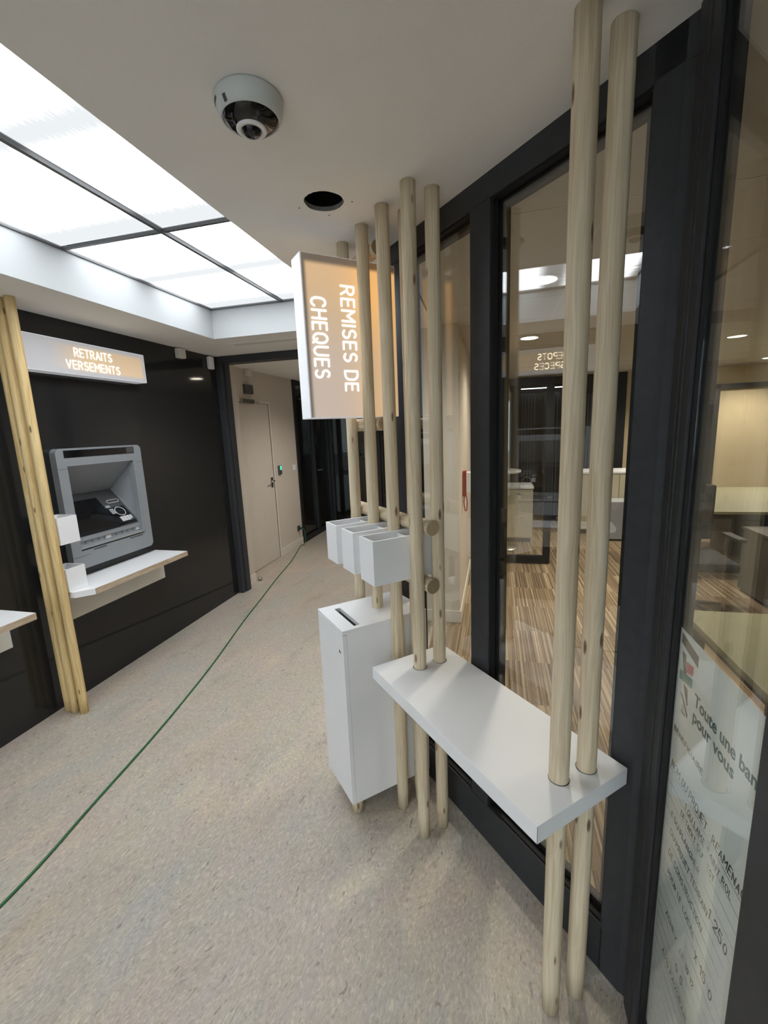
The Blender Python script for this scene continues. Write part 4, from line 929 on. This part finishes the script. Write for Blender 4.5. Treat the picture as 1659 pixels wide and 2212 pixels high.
# glazing bars on the yellow wall
mb = MB()
for x in (2.6, 3.35, 4.5, 5.6): mb.box(x, x + .07, 8.15, 8.21, .40, 2.15)
mb.box(2.67, 5.6, 8.15, 8.21, 2.08, 2.15); mb.box(2.67, 3.35, 8.15, 8.21, 1.0, 1.05); mb.box(2.67, 5.6, 8.15, 8.21, .40, .46)
struct(mb, 'trim_9', 'frame_black')
mb = MB(); mb.box(.25, 1.95, 8.22, 8.34, 0, 2.43); struct(mb, 'wall_office_dark', 'brown_panel')
t = thing('linear_lamp', (.8, 7.9, 2.30), 'slim bright strip lamp far behind the office glass door', 'lamp')
mb = MB(); mb.box(.42, 1.14, 7.88, 7.94, 2.225, 2.235); mb.build('light_strip', plain('strip_glow', (.9, .95, 1), .5, emit=(.9, .96, 1), es=2.2).name, t)
mb = MB(); mb.box(.42, 1.14, 7.87, 7.95, 2.2355, 2.28, .003); mb.build('lamp_housing', 'frame_black', t)
for x_ in (.50, 1.08):
    mb = MB(); mb.tube([(x_, 7.91, 2.281), (x_, 7.91, 2.4295)], .004, 8); mb.build('hanging_rod', 'steel_brushed', t)
for x_, s_ in ((.42, 'dark slatted screen panel by the far dark wall, narrow one at the left'), (.78, 'dark slatted screen panel by the far dark wall, in the middle'), (1.30, 'dark slatted screen panel by the far dark wall, at the right')):
    t = thing('room_divider', (x_, 8.0, 0), s_, 'divider', 'dark divider panels')
    mb = MB(); mb.box(x_, x_ + .26, 7.98, 8.02, .0, 2.15, .003); mb.build('divider_panel', 'frame_dark', t)
    for k in range(5):
        mb = MB(); mb.box(x_ + .02 + k * .048, x_ + .045 + k * .048, 7.965, 7.9795, .05, 2.10, .002); mb.build('slat', 'grey_dark', t)

def desk(x0, x1, y0, y1, lab, panel=True, h=.74):
    t = thing('office_desk', ((x0 + x1) / 2, (y0 + y1) / 2, 0), lab, 'desk')
    mb = MB(); mb.box(x0, x1, y0, y1, h - .028, h, .003); mb.build('desk_top', 'desk_olive', t)
    for (lx, ly) in ((x0 + .03, y0 + .03), (x1 - .08, y0 + .03), (x0 + .03, y1 - .08), (x1 - .08, y1 - .08)):
        mb = MB(); mb.box(lx, lx + .05, ly, ly + .05, 0, h - .075); mb.build('leg', 'desk_dark', t)
    mb = MB(); mb.box(x0 + .03, x1 - .03, y0 + .03, y0 + .07, h - .075, h - .029); mb.box(x0 + .03, x0 + .07, y0 + .07, y1 - .03, h - .075, h - .029); mb.box(x0 + .07, x1 - .03, y1 - .07, y1 - .03, h - .075, h - .029); mb.build('frame_rail', 'desk_dark', t)
    return t
desk(.88, 2.5, 1.55, 2.28, 'olive topped desk with dark frame just behind the poster')
d = desk(1.88, 3.9, 4.85, 6.6, 'olive topped desk farther back in the office beside the black pedestal')
t = thing('drawer_pedestal', (3.1, 6.2, 0), 'black drawer pedestal under the farther olive desk', 'pedestal')
mb = MB(); mb.box(2.75, 3.5, 5.95, 6.45, .0, .655, .004); mb.build('body', 'desk_dark', t)
for k in range(3):
    mb = MB(); mb.box(2.76, 3.49, 5.935, 5.9495, .03 + .205 * k, .225 + .205 * k, .002); mb.build('drawer', 'desk_dark', t)
t = thing('side_cabinet', (2.8, 4.45, 0), 'dark brown low cabinet between the two olive desks', 'cabinet')
mb = MB(); mb.box(2.28, 3.4, 4.22, 4.72, .03, .60, .004); mb.build('body', 'brown_panel', t)
mb = MB(); mb.box(2.27, 3.41, 4.21, 4.73, .601, .625, .002); mb.build('top_board', 'brown_panel', t)
# office chair
cx, cy = 1.62, 4.05
t = thing('office_chair', (cx, cy, 0), 'black office chair on castors with armrests, half hidden by the door post', 'chair')
mb = MB(); mb.box(cx - .24, cx + .24, cy - .24, cy + .24, .44, .52, .03); mb.build('seat', 'chair_fabric', t)
mb = MB(); mb.box(cx - .22, cx + .22, cy + .22, cy + .28, .60, 1.08, .025); mb.build('backrest', 'chair_fabric', t)
mb = MB(); mb.tube([(cx, cy, .10), (cx, cy, .44)], .03, 14); mb.build('gas_column', 'frame_black', t)
for s in (-1, 1):
    mb = MB(); mb.tube([(cx + s * .25, cy + .1, .48), (cx + s * .28, cy + .1, .66)], .016, 10); mb.box(cx + s * .28 - .035, cx + s * .28 + .035, cy - .12, cy + .14, .66, .69, .008); mb.build('armrest', 'frame_black', t)
for k in range(5):
    a_ = 2 * PI * k / 5 + .3; mb = MB(); q = Vector((cx + .28 * math.cos(a_), cy + .28 * math.sin(a_), .07)); mb.tube([(cx, cy, .11), q], .018, 8, True, [.022, .013]); lg = mb.build('base_leg', 'frame_black', t)
    mb = MB(); mb.lathe((q.x - .01, q.y, .028), [(.0275, 0), (.0275, .02)], 16, 'X'); mb.build('castor', 'frame_black', lg)
# downlights of the office
for (x, y, s) in ((.25, 2.75, 'round recessed downlight nearest the glass wall'), (.30, 4.45, 'round recessed downlight before the office glass door'), (1.40, 4.40, 'round recessed downlight above the office chair'), (2.2, 6.6, 'round recessed downlight above the reception cabinet'), (3.7, 7.5, 'round recessed downlight by the yellow wall'), (3.4, 5.9, 'round recessed downlight between the yellow wall and farther desk'), (1.7, 2.3, 'round recessed downlight above the desk behind the poster')):
    t = thing('downlight', (x, y, RZ), s, 'downlight', 'office downlights')
    mb = MB(); ring_prism(mb, rrect((x, y, RZ - .006), (1, 0, 0), (0, 1, 0), .19, .19, .0949, 8), rrect((x, y, RZ - .006), (1, 0, 0), (0, 1, 0), .15, .15, .0749, 8), (0, 0, .0055)); mb.build('trim_ring', 'key_white', t)
    mb = MB(); mb.lathe((x, y, RZ), [(.074, -.003), (.074, -.0006)], 32); mb.build('lamp_disc', 'downlight_glow', t)
    ld = bpy.data.lights.new('downlight_beam', 'SPOT'); ld.energy = 34 if (x < .5 or y < 3) else 62; ld.spot_size = math.radians(150); ld.spot_blend = .8; ld.color = (1, .91, .76); ld.shadow_soft_size = .07
    lo = bpy.data.objects.new('downlight_beam', ld); C.objects.link(lo); lo.location = (x, y, RZ - .02)
# corridor downlight, plus one added behind the viewer to brighten the lobby
for (x, y, s) in ((-1.5, 5.2, 'round recessed downlight in the corridor ceiling past the portal'), (-1.45, -1.2, 'added fill downlight in the lobby ceiling behind the viewer')):
    t = thing('downlight', (x, y, ZC), s, 'downlight', 'lobby downlights')
    mb = MB(); ring_prism(mb, rrect((x, y, ZC - .006), (1, 0, 0), (0, 1, 0), .19, .19, .0949, 8), rrect((x, y, ZC - .006), (1, 0, 0), (0, 1, 0), .15, .15, .0749, 8), (0, 0, .0055)); mb.build('trim_ring', 'key_white', t)
    mb = MB(); mb.lathe((x, y, ZC), [(.074, -.003), (.074, -.0006)], 32); mb.build('lamp_disc', 'downlight_glow', t)
    ld = bpy.data.lights.new('downlight_beam', 'SPOT'); ld.energy = 42 if y > 0 else 40; ld.spot_size = math.radians(150); ld.spot_blend = .8; ld.color = (1, .93, .84); ld.shadow_soft_size = .07
    lo = bpy.data.objects.new('downlight_beam', ld); C.objects.link(lo); lo.location = (x, y, ZC - .02)

# world: overcast daylight that enters through the added street entrance
w = bpy.data.worlds.new('world'); sc.world = w; w.use_nodes = True
w.node_tree.nodes['Background'].inputs[0].default_value = (.82, .91, 1.0, 1); w.node_tree.nodes['Background'].inputs[1].default_value = 2.2

# ================================================================== CAMERA
F = 946.35; pit = math.radians(10.584); rol = math.radians(-2.304); A_ = math.radians(14.391)
cp, sp_ = math.cos(pit), math.sin(pit)
Rz = Matrix.Rotation(A_, 3, 'Z')
fw = Rz @ Vector((0, cp, -sp_)); up = Rz @ Vector((0, sp_, cp)); rt = Rz @ Vector((1, 0, 0))
r2 = math.cos(rol) * rt + math.sin(rol) * up; u2 = -math.sin(rol) * rt + math.cos(rol) * up
M = Matrix((r2, u2, -fw)).transposed().to_4x4(); M.translation = Vector((0, 0, 1.65))
cd = bpy.data.cameras.new('camera'); co = bpy.data.objects.new('camera', cd); C.objects.link(co); co.matrix_world = M
cd.sensor_fit = 'VERTICAL'; cd.sensor_height = 24.0; cd.lens = F * 24.0 / 2212.0; cd.clip_start = .02; cd.clip_end = 60
sc.camera = co
sc.view_settings.view_transform = 'Standard'; sc.view_settings.look = 'None'; sc.view_settings.gamma = 1; sc.view_settings.use_curve_mapping = False
sc.view_settings.exposure = 1.12
sc.cycles.max_bounces = 10; sc.cycles.transparent_max_bounces = 24; sc.cycles.diffuse_bounces = 5; sc.cycles.glossy_bounces = 5
sc.cycles.use_denoising = True; sc.cycles.sample_clamp_indirect = 6
